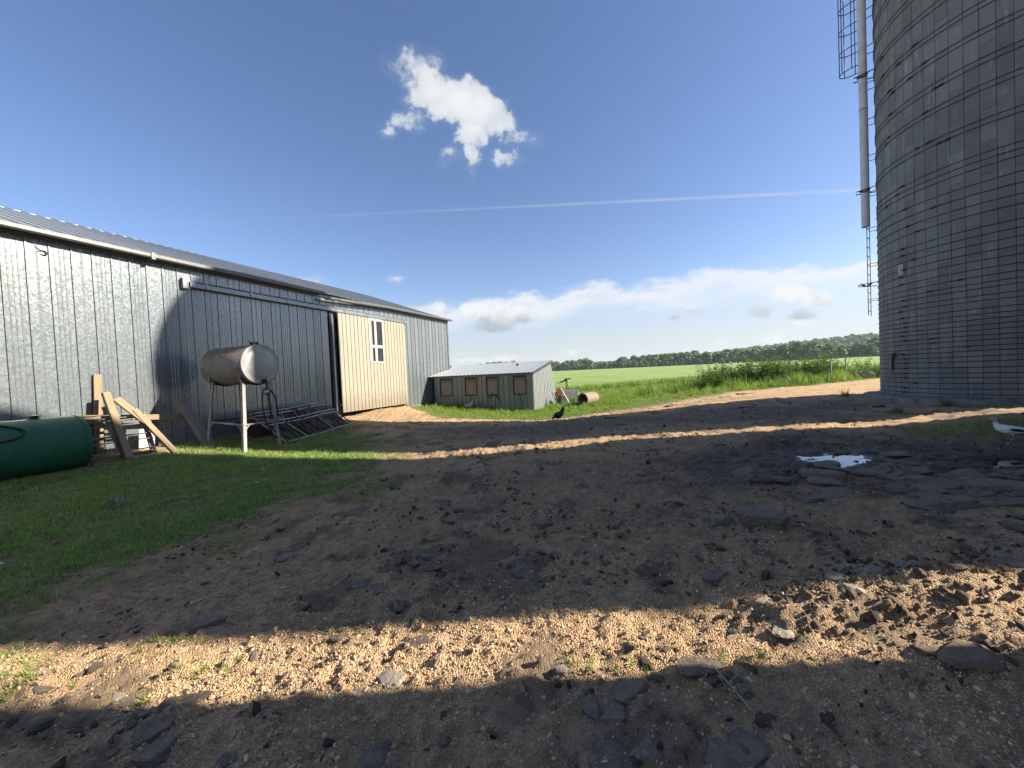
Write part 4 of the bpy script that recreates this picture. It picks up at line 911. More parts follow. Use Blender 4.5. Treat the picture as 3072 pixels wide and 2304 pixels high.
# fill pipe with its brackets (the lowest bracket hangs empty)
PA = 140.1; pc = ap(PA, 2.95, 0)
mb = MB(); mb.lathe([(.108, 5.74), (.108, 15.2)], 20, Matrix.Translation(pc), cap=False); mb.lathe([(.098, 15.2), (.098, 5.74)], 20, Matrix.Translation(pc), cap=False)
mb.lathe([(.098, 5.741), (.109, 5.741)], 20, Matrix.Translation(pc), cap=False); mb.build('fill_pipe', M['chute'], s1, smooth=True)
mb = MB(); mb.lathe([(.112, 9.42), (.112, 9.44)], 20, Matrix.Translation(pc), cap=False); mb.build('pipe_joint', M['iron'], s1)
for z, full in ((10.45, 1), (6.87, 1), (3.89, 0)):
    po = ap(PA, 1, 0); pt = Vector((-po.y, po.x, 0)); mb = MB()
    for sg in (-1, 1): mb.bar(pc + pt * .13 * sg + po * .22 + Vector((0, 0, z)), ap(PA + 3 * sg, RS + .01, z + .05 * sg), .035, .02)
    mb.tube([pc + Vector((.128 * math.cos(t), .128 * math.sin(t), z - .05 * math.sin(t * 2))) for t in np.linspace(R(PA) - (2.6 if full else 1.2), R(PA) + 2.6, 16)], .022, 6)
    mb.build('pipe_bracket', M['iron'], s1)
# small plate and a patch on the staves
A = 171.2; rot = Matrix.Rotation(R(A), 3, 'Z'); mb = MB(); mb.box(ap(A, RS + .022, 4.0), (.012, .17, .29), rot); mb.build('plate', M['white'], s1)
A = 164; rot = Matrix.Rotation(R(A), 3, 'Z'); tool = empty('hanging_tool', (CS[0], CS[1], 0)); tag(tool, 'dark hand tool with a pale handle hanging low on the silo', 'tool')
mb = MB(); mb.box(ap(A, RS + .045, 1.60), (.03, .17, .10), rot); mb.box(ap(A - 1.2, RS + .04, 1.37), (.02, .09, .42), rot); mb.build('blade', M['iron'], tool)
mb = MB(); mb.tube([ap(A - .3, RS + .07, 1.62), ap(A - 1.5, RS + .06, 1.02)], .016, 8); mb.build('handle', M['pale_wood'], tool)
# the second silo and the barn that stand to the right of the photographer and shade the yard
s2 = silo((14.0, 4.43), 2.85, .38, 11.5, 'second concrete stave silo beside the first, nearer the photographer', 400, 400, HOOPS[:-4:3])
bn = empty('barn', (0, 0, 0), SUN_AZ); tag(bn, 'weathered gambrel-roofed barn beside the photographer', 'barn')
yb = 2.03
pr = [(6.0, -.3), (6.0, 4.2), (7.6, 7.2), (11.0, 9.6), (14.4, 7.2), (16.0, 4.2), (16.0, -.3)]
for y0, y1, nm in ((yb - .12, yb, 'end_wall'), (-22, -21.88, 'end_wall')):
    v = [(x, y0, z) for x, z in pr] + [(x, y1, z) for x, z in pr]; n = 7
    mobj(nm, mkmesh(nm, v, [tuple(range(n)), tuple(reversed(range(n, 2 * n)))] + [(i, n + i, n + (i + 1) % n, (i + 1) % n) for i in range(n)], M['grey_wood']), bn)
for i in range(6):
    (x0, z0), (x1, z1) = pr[i], pr[i + 1]; nm = 'side_wall' if i in (0, 5) else 'roof_slope'
    nx, nz = (z1 - z0), -(x1 - x0); L = math.hypot(nx, nz); nx, nz = -nx / L * .06, -nz / L * .06
    v = [(x0, -22, z0), (x1, -22, z1), (x1, yb - .01, z1), (x0, yb - .01, z0)]; v += [(x + nx, y, z + nz) for x, y, z in v]
    mobj(nm, mkmesh(nm, v, [(0, 1, 2, 3), (7, 6, 5, 4), (0, 4, 5, 1), (1, 5, 6, 2), (2, 6, 7, 3), (3, 7, 4, 0)], M['grey_wood'] if i in (0, 5) else M['galv_roof']), bn)
# ---------------------------------------------------------------- things by the shed
P0 = Vector((-8.5497, 10, 0)); DR = Vector((.36627, .93051, 0)); NN = Vector((.93051, -.36627, 0)); ZZ = Vector((0, 0, 1))
def wp(s, o, h): return P0 + DR * s + NN * o + ZZ * h
def gz(x, y, fine=True): return float(ground_h(np.array([x]), np.array([y]), fine)[0])
# green tank lying on the grass
gs = wp(-2.22, .66, 0); r = .53; zc = .06 + r
gt = empty('green_tank', gs); tag(gt, 'dark green steel tank lying on the grass at the shed wall', 'tank')
prof = [(.02, .10)] + [(r * math.sin(t), .10 * math.cos(t)) for t in np.linspace(.15, math.pi / 2, 8)]
prof = prof + [(r, -.02), (r, -.9), (r, -2.4)] + [(r * math.cos(t), -2.4 - .12 * math.sin(t)) for t in np.linspace(.2, 1.5, 7)]
mb = MB(); mb.lathe(prof[::-1], 48, axis_m((0, 0, zc - 0), DR)); mb.build('shell', M['green'], gt, smooth=True)
for q in (-.05, -2.35):
    mb = MB(); mb.tube([DR * q + Vector((0, 0, zc)) + (NN * math.cos(t) + ZZ * math.sin(t)) * (r + .001) for t in np.linspace(0, 6.283, 49)[:-1]], .007, 5, closed=True); mb.build('weld_seam', M['green'], gt, smooth=True)
tp = DR * -.55 + Vector((0, 0, zc + r)); mb = MB(); mb.lathe([(.05, -.03), (.05, .03), (.085, .035), (.085, .055), (.04, .065)], 16, Matrix.Translation(tp)); mb.build('filler_cap', M['iron'], gt, smooth=False)
mb = MB(); mb.box(DR * -1.1 + Vector((0, 0, zc + r)), (.12, .05, .06), (0, 0, SHED_RZ)); mb.build('lifting_lug', M['green'], gt)
def skin(s, a, lift=.022): return DR * s + Vector((0, 0, zc)) + (NN * math.sin(a) + ZZ * math.cos(a)) * (r + lift)
mb = MB(); mb.tube(bez([skin(-.85, -.35), skin(-1.15, -.15, .05), skin(-1.55, .1, .07), skin(-1.45, .35), skin(-1.1, .5), skin(-.82, .85), skin(-.95, 1.15), skin(-1.4, 1.2), skin(-1.9, 1.1)], 48), .019, 8); mb.build('hose', M['black'], gt, smooth=True)
# timber leaning against the wall and lying at its foot
def timber(name, a, b, w, h, mat, label, up=(0, 0, 1), extra=None):
    a = Vector(a); b = Vector(b); o = empty(name, a); m2 = MB(); d = b - a
    z = d.normalized(); x = Vector(up).cross(z).normalized(); y = z.cross(x); q = Matrix((x, y, z)).transposed()
    m2.box((0, 0, d.length / 2), (w, h, d.length), ch=min(w, h) * .08)
    bpy.data.objects.remove(o); o = m2.build(name, mat, None, a, q.to_euler()); tag(o, label, 'timber'); return o
timber('board', wp(-1.70, .09, .15), wp(-1.62, .04, 1.95), .04, .135, M['fresh_wood'], 'tan board standing upright against the shed wall', up=DR)
timber('board', wp(-2.02, .34, 1.035), wp(-.17, .34, .85), .045, .125, M['fresh_wood'], 'long tan board laid level across the top of the pallet', up=NN.cross(DR))
timber('post', wp(-1.59, .98, .13), wp(-1.63, .34, 1.54), .09, .125, M['fresh_wood'], 'squared tan post leaning on the pallet, nearest the green tank', up=DR)
timber('post', wp(-.83, 1.2, .04), wp(-1.24, .52, 1.13), .07, .115, M['fresh_wood'], 'long split timber leaning outward to the grass edge', up=DR)
timber('board', wp(-1.10, .72, .80), wp(-1.46, .33, 1.40), .045, .15, M['fresh_wood'], 'short wide board nailed along the leaning split timber', up=DR)
lg = timber('fence_post', wp(-.03, 1.05, .02), wp(-.24, .36, 1.22), .16, .19, M['grey_wood'], 'weathered grey split fence post leaning beside the tank stand', up=DR)
timber('plank', wp(-1.55, .86, .12), wp(-.25, .80, .075), .20, .035, M['pale_wood'], 'pale plank lying on the ground below the leaning posts', up=(0, 0, 1))
timber('plank', wp(-2.15, .98, .09), wp(-.75, 1.06, .045), .07, .05, M['grey_wood'], 'thin grey plank lying in the grass by the green tank', up=(0, 0, 1))
ws = MB(); ws.box((0, 0, .24), (.30, .012, .48)); o = ws.build('panel_offcut', M['paper'], None, wp(-.93, .22, .18), (.12, 0, SHED_RZ)); tag(o, 'white panel offcut standing behind the pallet', 'panel')
# pallet leaning on the wall
pal = empty('pallet', wp(-1.6, .5, .1)); tag(pal, 'weathered wooden pallet leaning on the shed wall', 'pallet')
def pp(u, v, o=0): return (DR * (-.5 + u * 1.02) + NN * (.30 - .34 * v) + ZZ * (.05 + .90 * v)) + (NN * .93 + ZZ * .35) * o
for u in (0, .5, 1.0):
    mb = MB(); mb.bar(pp(u, 0), pp(u, 1.0), .045, .095, up=DR); mb.build('stringer', M['grey_wood'], pal)
rp = random.Random(2)
for v_ in (.02, .13, .33, .48, .72, .86, .99):
    mb = MB(); mb.bar(pp(-.03, v_ + rp.uniform(-.02, .02), .06), pp(1.03, v_ + rp.uniform(-.02, .02), .06), .016, .085, up=NN); mb.build('slat', M['grey_wood'], pal)
for v_ in (.05, .5, .95):
    mb = MB(); mb.bar(pp(-.02, v_, -.06), pp(1.02, v_, -.06), .016, .09, up=NN); mb.build('slat', M['grey_wood'], pal)
# fuel tank on its stand
fc = Vector((-6.17, 9.50, 2.07)); AX = -NN        # axis runs from the yard-side end back towards the shed
ft = empty('fuel_tank', (fc.x, fc.y, 0)); tag(ft, 'grey rusty fuel tank raised on pale angle-iron legs', 'fuel tank')
r = .4825; L = 1.5; c0 = Vector((0, 0, fc.z))
mb = MB(); mb.lathe([(r - .012, 0), (r, .012), (r, L - .012), (r - .012, L)], 48, axis_m((0, 0, 0), AX), cap=False); mb.build('shell', M['tank_grey'], ft, c0, smooth=True)
for q, sg in ((0, -1), (L, 1)):
    mb = MB(); mb.lathe([(r - .013, 0), (r - .02, sg * -.012), (r * .6, sg * .012), (r * .25, sg * .02), (.005, sg * .022)], 48, axis_m(AX * q, AX)); mb.build('tank_end', M['tank_end'], ft, c0)
    mb = MB(); mb.tube([AX * q + (DR * math.cos(t) + ZZ * math.sin(t)) * (r - .004) for t in np.linspace(0, 6.283, 49)[:-1]], .010, 6, closed=True); mb.build('rim', M['tank_end'], ft, c0, smooth=True)
for q, hh in ((.28, .06), (.10, .05)):
    mb = MB(); Mx = Matrix.Translation(c0 + AX * q + ZZ * (r - .02)); mb.lathe([(.028, 0), (.028, hh), (.05, hh + .004), (.05, hh + .03), (.02, hh + .04)], 14, Mx)
    if q > .2: mb.tube([c0 + AX * q + DR * -.1 + ZZ * (r + .09), c0 + AX * q + DR * .07 + ZZ * (r + .07)], .008, 6)
    mb.build('vent_cap', M['iron'], ft)
# four legs: near pair by the yard end, far pair by the shed; angle iron
tops = [(.16, -.36), (.16, .36), (1.30, -.36), (1.30, .36)]; feet = [(.02, -.52), (.04, .44), (1.40, -.52), (1.40, .44)]
fz = []
for (qa, qd), (ga, gd) in zip(tops, feet):
    a = AX * qa + DR * qd + ZZ * (fc.z - .34); g = AX * ga + DR * gd; g.z = gz(fc.x + g.x, fc.y + g.y) - .03; fz.append((a, g))
    dirv = (a - g).normalized(); mb = MB()
    e1 = (DR * (1 if qd < 0 else -1)); e2 = (AX * (1 if qa < .5 else -1))
    mb.bar(g + e1 * .035, a + e1 * .035, .075, .008, up=e2); mb.bar(g + e2 * .035, a + e2 * .035, .075, .008, up=e1)
    mb.build('leg', M['leg_white'], ft)
    mb = MB(); mb.box(a + ZZ * .02, (.13, .06, .17), (0, 0, SHED_RZ + (1.57 if 0 else 0))); mb.build('bracket', M['tank_grey'], ft)
def legat(i, t): a, g = fz[i]; return a + (g - a) * t
for i, j in ((0, 1), (2, 3), (0, 2), (1, 3)):
    t = .62; mb = MB(); mb.bar(legat(i, t), legat(j, t), .05, .008, up=(0, 0, 1)); mb.bar(legat(i, t), legat(j, t), .008, .04, up=(0, 0, 1)); mb.build('brace', M['leg_white'] if (i, j) != (2, 3) else M['iron'], ft)
    for a, b in ((i, j), (j, i)):
        p = legat(a, .76); q = legat(a, t) + (legat(b, t) - legat(a, t)) * .2; mb = MB(); mb.tube(bez([p, p + (q - p) * .5 + ZZ * .05, q], 6), .013, 6); mb.build('brace', M['leg_white'], ft)
for q in (.16, 1.30):
    mb = MB(); mb.tube([c0 + AX * q + (DR * math.sin(t) - ZZ * math.cos(t)) * (r + .012) for t in np.linspace(-.95, .95, 16)], .02, 6); mb.build('cradle', M['iron'], ft)
ob = c0 - ZZ * (r - .06) - AX * .02 + DR * .06
mb = MB(); mb.tube(bez([ob + AX * .04, ob - AX * .05, ob - AX * .07 - ZZ * .08, ob - AX * .07 - ZZ * .2], 12), .026, 10); mb.lathe([(.06, -.01), (.06, .03)], 14, axis_m(ob, -AX)); mb.build('outlet_pipe', M['iron'], ft, smooth=False)
fp = ob - AX * .07 - ZZ * .26
mb = MB(); mb.lathe([(.02, -.05), (.048, -.045), (.048, .13), (.04, .145)], 18, axis_m(fp, (-DR * .75 - AX * .4 - ZZ * .05))); mb.build('filter', M['white'], ft, smooth=False)
mb = MB(); mb.box(fp - ZZ * .03, (.09, .09, .10), (0, 0, SHED_RZ)); mb.build('valve', M['iron'], ft)
h0 = fp - ZZ * .02
lr = legat(1, .55) - AX * .05
mb = MB(); mb.tube(bez([h0 - ZZ * .03, h0 - DR * .10 + ZZ * .10 - AX * .03, h0 - DR * .17 - ZZ * .2 - AX * .05, h0 - DR * .13 - ZZ * .65 - AX * .05, h0 + DR * .03 - ZZ * 1.0 - AX * .05, h0 + DR * .20 - ZZ * 1.15 - AX * .03], 40), .019, 8); mb.build('hose', M['black'], ft, smooth=True)
mb = MB(); mb.tube(bez([h0 + DR * .02 + ZZ * .08, h0 + DR * .12 + ZZ * .02, h0 + DR * .22 - ZZ * .22, lr], 26), .018, 8); mb.build('hose', M['black'], ft, smooth=True)
mb = MB(); mb.tube(bez([h0 + DR * .03, h0 + DR * .05 - ZZ * .4, h0 + DR * .07 - ZZ * .62], 12), .024, 8); mb.build('hose', M['black'], ft, smooth=True)
mb = MB(); mb.tube(bez([lr, lr + ZZ * -.12, lr - DR * .08 - ZZ * .25, lr - DR * .14 - ZZ * .36], 10), .016, 8); mb.box(lr - DR * .03 - ZZ * .1, (.05, .12, .03), (0, 0, SHED_RZ)); mb.build('nozzle', M['tin'], ft, smooth=False)
# rusty roller under the stacked gates
rt = empty('rusty_roller', wp(1.4, .62, 0)); tag(rt, 'rust-red steel roller lying behind the stacked gate panels', 'roller')
mb = MB(); mb.lathe([(.27, 0), (.30, .02), (.30, 1.78), (.27, 1.8)], 28, axis_m((0, 0, .10 + .42), DR)); mb.build('drum', M['rust'], rt, smooth=False)
mb = MB(); mb.box(DR * .0 + NN * .28 + ZZ * .3, (.5, .42, .45), (0, 0, SHED_RZ)); mb.build('frame', M['rust'], rt)
# stacked livestock gate panels
q00, q10 = Vector((-5.96, 10.08, .0)), Vector((-5.66, 13.45, .05)); q01, q11 = Vector((-7.22, 10.55, .74)), Vector((-6.62, 13.62, .84))
def qp(u, v, dz=0): return (q00 * (1 - u) + q10 * u) * (1 - v) + (q01 * (1 - u) + q11 * u) * v + ZZ * dz
def gate(label, dz, du, dv, mats, seed):
    g = empty('gate_panel', qp(du, dv, dz)); tag(g, label, 'gate', 'gate panels stacked by the shed'); b0 = qp(du, dv, dz); rr = random.Random(seed)
    P = lambda u, v, e=0: qp(u * (1 - du) + du, v * (1 - dv) + dv, dz + e) - b0
    for k, v_ in enumerate((.0, .56, .66, .90, 1.0)):
        mb = MB(); mb.tube([P(u, v_, .012 * math.sin(u * 9 + seed)) for u in np.linspace(0, 1, 8)], .027 if k else .02, 7); mb.build('rail', M[mats[0]] if k > 0 else M['pipe'], g, smooth=True)
    for k in range(13):
        u = k / 12.0; off = rr.uniform(-.015, .015)
        mb = MB(); mb.tube([P(u + off, 0), P(u + off - (.03 if k % 2 else 0), .56), P(u + off - (.03 if k % 2 else 0), .66 if k % 3 else 1.0)], .020, 6); mb.build('bar', M[mats[1]] if rr.random() < .75 else M[mats[0]], g, smooth=True)
        if k % 3 == 1 and k < 12:
            mb = MB(); mb.tube([P(u, .03), P(u + .07, .55)], .014, 6); mb.build('bar', M[mats[1]], g, smooth=True)
        if k % 2 and k < 12:
            mb = MB(); mb.tube([P(u, .68), P(u + .05, .90)], .014, 6); mb.build('bar', M[mats[0]], g, smooth=True)
    for k in range(10):
        u = rr.random(); mb = MB(); e = P(u + .012, .9 if k % 2 else .56); f_ = P(u - .012, .9 if k % 2 else .56); mb.tube([e, f_], .03, 7); mb.build('clamp', M['iron'], g)
    return g
gate('uppermost galvanised livestock gate panel of the stack by the shed', .02, 0, 0, ('pipe', 'pipe_rusty'), 1)
gate('rusty middle gate panel of the stack by the shed', -.10, .05, .10, ('pipe_rusty', 'pipe_rusty'), 2)
gate('bottommost rusty gate panel, half hidden in the grass', -.20, .10, .22, ('pipe_rusty', 'pipe_rusty'), 3)
# ---------------------------------------------------------------- chicken coop
CD = Vector((.9315, -.3639, 0)); CB = Vector((.3639, .9315, 0)); CF = Vector((-4.12, 20.5, 0)); CRZ = math.atan2(-.3639, .9315)
coop = empty('chicken_coop', CF, CRZ); tag(coop, 'low lean-to chicken coop clad in old metal siding beyond the shed', 'coop')
# local x along the front, local y to the back
wins = [(.34, 1.08), (1.82, 2.50), (3.02, 3.68), (4.48, 5.16)]; edges = [0.0]
WB, WT = .55, 1.42
cuts = sorted({0.0, 5.5} | {e for w in wins for e in w})
def botz(u): return .03 if u < 1.3 else (-.08 if u < 2.35 else -.27)
for a, b in zip(cuts[:-1], cuts[1:]):
    k = max(1, round((b - a) / .235)); win = any(abs(a - w[0]) < 1e-6 for w in wins)
    for i in range(k):
        u0 = a + (b - a) * i / k; w = (b - a) / k; odd = (i + int(a * 7)) % 2
        segs = [(botz(u0 + .01), WB - .03), (WT + .03, 1.62)] if win else [(botz(u0 + .01), 1.62)]
        for z0, z1 in segs: mobj('wall_panel', panel_mesh(w, z1 - z0, odd, mat=M['galv_old'], rib=.03), coop, (u0, 0, z0))
for i, (a, b) in enumerate(wins):
    wv = empty('window', (0, 0, 0), 0, coop)
    mb = MB(); mb.box(((a + b) / 2, .03, (WB + WT) / 2), (b - a, .02, WT - WB)); mb.build('board', M['board_wood'], wv)
    mb = MB()
    for (x0, x1, z0, z1) in ((a, a + .035, WB, WT), (b - .035, b, WB, WT), (a + .035, b - .035, WB - .03, WB + .02), (a + .035, b - .035, WT - .05, WT + .03)): mb.box(((x0 + x1) / 2, -.012, (z0 + z1) / 2), (x1 - x0, .05, z1 - z0))
    mb.build('frame', M['iron'], wv)
    mb = MB(); mb.box(((a + b) / 2 - .02, .012, WT - .15), ((b - a) * .68, .02, .09)); mb.build('shutter_strip', M['grey_wood'], wv)
mb = MB(); mb.bar((2.98, -.05, .38), (3.55, -.06, .56), .05, .03); mb.build('broken_strip', M['iron'], coop); mb = MB(); mb.bar((3.55, -.06, .56), (3.74, -.07, .22), .045, .03); mb.build('broken_strip', M['iron'], coop)
mb = MB(); mb.tube(bez([(4.78, -.03, .62), (4.86, -.04, .3), (4.86, -.05, -.2)], 8), .018, 6); mb.build('rust_streak_pipe', M['rust'], coop)
# end wall towards the sun: corrugated strips, the back ones kicked out at the foot
nstr = 15
for i in range(nstr):
    t0 = i / nstr; y0 = t0 * 3.2; w = 3.2 / nstr; top = 1.62 + .55 * t0 - .02; out0 = .0; kick = max(0, (t0 - .45)) * .9
    v = []
    for zz in (-.38 + .12 * t0, .55, top):
        kk = kick * (1 - min(1, max(0, (zz + .35) / 1.6))) 
        for yy, oo in ((y0 + .014, -.02), (y0 + w * .28, .045), (y0 + w * .72, .045), (y0 + w - .006, -.02)): v.append((5.5 + oo + kk, yy + kk * .3, zz))
    f = [(r_ * 4 + c_, r_ * 4 + c_ + 1, (r_ + 1) * 4 + c_ + 1, (r_ + 1) * 4 + c_) for r_ in range(2) for c_ in range(3)]
    m_ = mkmesh('end_panel', v, f, M['sheet'], False); mobj('end_panel', m_, coop)
mb = MB(); mb.box((-.02, 1.6, .75), (.03, 3.2, 1.7)); mb.build('side_wall', M['galv_old'], coop)
mb = MB(); mb.box((2.75, 3.2, .95), (5.5, .03, 2.2)); mb.build('back_wall', M['galv_old'], coop)
mb = MB(); mb.box((2.75, 1.6, -.25), (5.3, 3.0, .1)); mb.build('floor', M['dark'], coop)
csl = math.atan2(.55, 3.2)
def croof():
    prof = []; w = .46
    for k in range(2): u = k * w / 2; prof += [(u, 0), (u + .01, .018), (u + .03, .018), (u + .04, 0)]
    prof.append((w, 0)); n = len(prof); Lr = 3.75; v = [(x, 0, z) for x, z in prof] + [(x, Lr, z) for x, z in prof]; v += [(x, y, z - .012) for x, y, z in v]
    return mkmesh('roof_panel', v, [(i, i + 1, n + i + 1, n + i) for i in range(n - 1)] + [(2 * n + i + 1, 2 * n + i, 3 * n + i, 3 * n + i + 1) for i in range(n - 1)] + [(i + 1, i, 2 * n + i, 2 * n + i + 1) for i in range(n - 1)], M['galv_roof'])
cr = croof()
for k in range(13): mobj('roof_panel', cr, coop, (-.38 + k * .46, -.22, 1.62 - .03), (csl, 0, 0))
mb = MB(); mb.bar((-.38, -.12, 1.55), (5.62, -.12, 1.55), .09, .04); mb.build('eave_board', M['grey_wood'], coop)
mb = MB(); mb.bar((5.6, -.15, 1.55), (5.6, 3.4, 2.14), .03, .09); mb.build('verge_board', M['iron'], coop)
mb = MB(); mb.lathe([(.05, 0), (.05, .14), (.09, .15), (.09, .19)], 12, Matrix.Translation((4.0, 2.0, 1.9))); mb.build('vent', M['iron'], coop)
# ---------------------------------------------------------------- oddments by the coop
o = empty('concrete_culvert', (3.55, 18.9, 0)); tag(o, 'short tan culvert pipe lying in the grass by the coop', 'culvert')
cv = MB(); d = Vector((.72, .69, .02)).normalized(); prof = [(.26, 0), (.32, 0), (.32, .06), (.31, .07), (.31, .95), (.26, .95), (.26, 0)]
cv.lathe(prof, 30, axis_m((-.15, -.2, gz(3.55, 18.9, False) + .30), d), cap=False); cv.build('pipe', M['clay'], o, smooth=False)
cv = MB(); cv.lathe([(.262, .6), (.01, .601)], 24, axis_m((-.15, -.2, gz(3.55, 18.9, False) + .30), d), cap=False); cv.build('dark_bore_disc', M['dark'], o)  # near-black disc added inside the bore to make the hole dark
tz = gz(3.0, 21.5, False)
wt = empty('water_trough', (3.0, 21.6, tz), .25); tag(wt, 'ribbed grey metal tub standing behind the coop end', 'tub')
for k in range(9):
    mb = MB(); mb.box((0, 0, .05 + k * .082), (1.05 + .012 * k, .70, .072), ch=.03); mb.build('band', M['tin'], wt)
mb = MB(); mb.box((.575, 0, .38), (.05, .72, .78)); mb.build('end_plate', M['white'], wt)
mb = MB(); mb.lathe([(.22, 0), (.24, .03), (.24, .10), (.10, .11)], 20, axis_m((.74, .0, .30), (1, -.2, .1))); o2 = mb.build('wheel_rim', M['paper'], None, (3.0, 21.6, tz), (0, 0, .25)); tag(o2, 'white wheel rim leaning on the metal tub', 'wheel')
ps = empty('crossbar_stand', (3.05, 22.2, tz)); tag(ps, 'yellowed stand with a crossbar rising behind the metal tub', 'stand')
mb = MB(); mb.bar((.1, 0, 0), (.1, 0, 1.35), .09, .09); mb.build('upright', M['lime'], ps)
mb = MB(); mb.bar((-1.25, -.35, .95), (.05, 0, 1.3), .05, .10); mb.build('crossbar', M['lime'], ps)
mb = MB(); mb.box((.16, 0, 1.38), (.34, .3, .06)); mb.build('cap_board', M['iron'], ps)
mb = MB(); mb.bar((2.55, 20.2, tz + .95), (2.95, 19.75, tz + .08), .06, .04); o2 = mb.build('handle_pole', M['pale_wood']); tag(o2, 'pale pole leaning at the back corner of the coop', 'pole')
mb = MB(); mb.box((2.55, 21.0, tz + .62), (.30, .05, .62), (.25, .1, .3)); o2 = mb.build('red_board', M['redpaint']); tag(o2, 'faded red board propped behind the coop corner', 'board')
mb = MB(); mb.box((2.6, 20.5, tz + .28), (.34, .3, .5), (.1, .1, .6)); o2 = mb.build('scrap_box', M['iron']); tag(o2, 'dark scrap box lying against the coop corner', 'box')
# rusty truss gate out in the weeds, and two pale pipes
fg = empty('truss_gate', (22.0, 38.0, gz(22, 38, False))); tag(fg, 'dark iron truss gate standing far out in the grass', 'gate')
for z in (.12, .78):
    mb = MB(); mb.bar((-1.25, 0, z), (1.25, .25, z), .045, .045); mb.build('rail', M['iron'], fg)
for k in range(6):
    u = -1.25 + k * .5; y = (u + 1.25) / 2.5 * .25; mb = MB(); mb.bar((u, y, 0 if k in (0, 5) else .12), (u, y, .85 if k in (0, 2, 3, 5) else .78), .045, .045); mb.build('upright', M['iron'], fg)
    if k < 5: mb = MB(); a_, b_ = ((.12, .78) if k % 2 else (.78, .12)); mb.bar((u, y, a_), (u + .5, y + .05, b_), .035, .035); mb.build('brace', M['iron'], fg)
for i, (x, y, h, lb) in enumerate(((19.3, 22.2, 1.05, 'taller'), (17.6, 21.2, .9, 'shorter'))):
    mb = MB(); mb.tube([(0, 0, 0), (0, 0, h)], .035, 8); mb.lathe([(.045, h), (.045, h + .04), (.02, h + .06)], 8); o2 = mb.build('marker_pipe', M['white'], None, (x, y, gz(x, y, False))); tag(o2, lb + ' of two white pipes standing in the weeds left of the silo', 'pipe')
for i, (a_, d_, lb) in enumerate(((.5155, 402, 'white wrapped bale far across the field before the woods'), (.489, 408, 'smaller pale bale far across the field'))):
    x, y = d_ * math.sin(a_), d_ * math.cos(a_); k = 1.0 if i == 0 else .7
    mb = MB(); mb.lathe([(.55 * k, 0), (.7 * k, .12), (.72 * k, .9), (.7 * k, 1.7 * k + .4), (.5 * k, 1.9 * k + .4)], 18, axis_m((0, 0, .68 * k), (1, .2, 0))); o2 = mb.build('wrapped_bale', M['white'], None, (x, y, float(base_h(np.array([x]), np.array([y]))[0])), smooth=False); tag(o2, lb, 'bale')
# ---------------------------------------------------------------- weed thicket left of the silo
def weed_meshes(seed, h=1.3, ns=16):
    r = random.Random(seed); sm = MB(); lv = []; lf = []
    for i in range(ns):
        a = r.uniform(0, 6.28); q = .42 * math.sqrt(r.random()); x, y = q * math.cos(a), q * math.sin(a); H = h * r.uniform(.55, 1.05) * (1 - .25 * q); lean = r.uniform(.05, .3); la = a + r.gauss(0, .6)
        pts = [Vector((x + math.cos(la) * lean * t * t, y + math.sin(la) * lean * t * t, H * t - .03)) for t in (0, .35, .7, 1)]
        sm.tube(pts, [.011, .009, .006, .002], 4)
        for k in range(15):
            t = .12 + .88 * (k + r.random()) / 15; p = Vector((x + math.cos(la) * lean * t * t, y + math.sin(la) * lean * t * t, H * t)); b = r.uniform(0, 6.28); L = r.uniform(.10, .22) * (1.2 - .6 * t); up = r.uniform(-.3, .5)
            d = Vector((math.cos(b), math.sin(b), up)).normalized(); sd = d.cross(Vector((0, 0, 1))).normalized() * L * r.uniform(.22, .38); o = len(lv)
            lv += [p, p + d * L * .5 + sd + Vector((0, 0, .02)), p + d * L - Vector((0, 0, L * .25)), p + d * L * .5 - sd + Vector((0, 0, .02)), p + d * L * .55 - Vector((0, 0, .015))]
            lf += [(o, o + 1, o + 4), (o + 1, o + 2, o + 4), (o + 2, o + 3, o + 4), (o + 3, o, o + 4)]
    return sm.mesh('stem', M['stem']), mkmesh('foliage', lv, lf, M['weed'])
WM = [weed_meshes(300 + i) for i in range(5)]
rw = random.Random(9); wspots = []
for i in range(34):
    t = i / 33.0; x = 9.3 + 11.5 * t + rw.uniform(-.5, .5); y = 17.9 + .62 * (x - 9.3) * .55 + rw.uniform(-.2, 2.6) + 1.2
    wspots.append((x, y, rw.uniform(.75, 1.2) * (.55 + .6 * math.sin(math.pi * min(1, .12 + .75 * t)))))
for i, (x, y, k) in enumerate(wspots):
    w = empty('weed_bush', (x, y, gz(x, y, False) - .02), rw.uniform(0, 6.28)); w.scale = (k * 1.25, k * 1.25, k * 1.12); a, b = WM[i % 5]
    tag(w, 'tall dark green leafy weed in the thicket left of the silo', 'weed', 'weeds in the thicket left of the silo'); mobj('stem', a, w); mobj('foliage', b, w)
for i, (x, y, k, lb) in enumerate(((11.2, 12.9, .22, 'low weed at the far foot of the silo'), (10.45, 9.2, .2, 'low weed on the near edge of the silo foundation'), (18.9, 20.2, .8, 'tall weed by the rubble left of the silo'), (9.0, 8.95, .16, 'little weed in the sunlit strip before the silo'))):
    w = empty('weed_bush', (x, y, gz(x, y, False)), i * 1.3); w.scale = (k * 1.4, k * 1.4, k); tag(w, lb, 'weed'); mobj('stem', WM[i][0], w); mobj('foliage', WM[i][1], w)
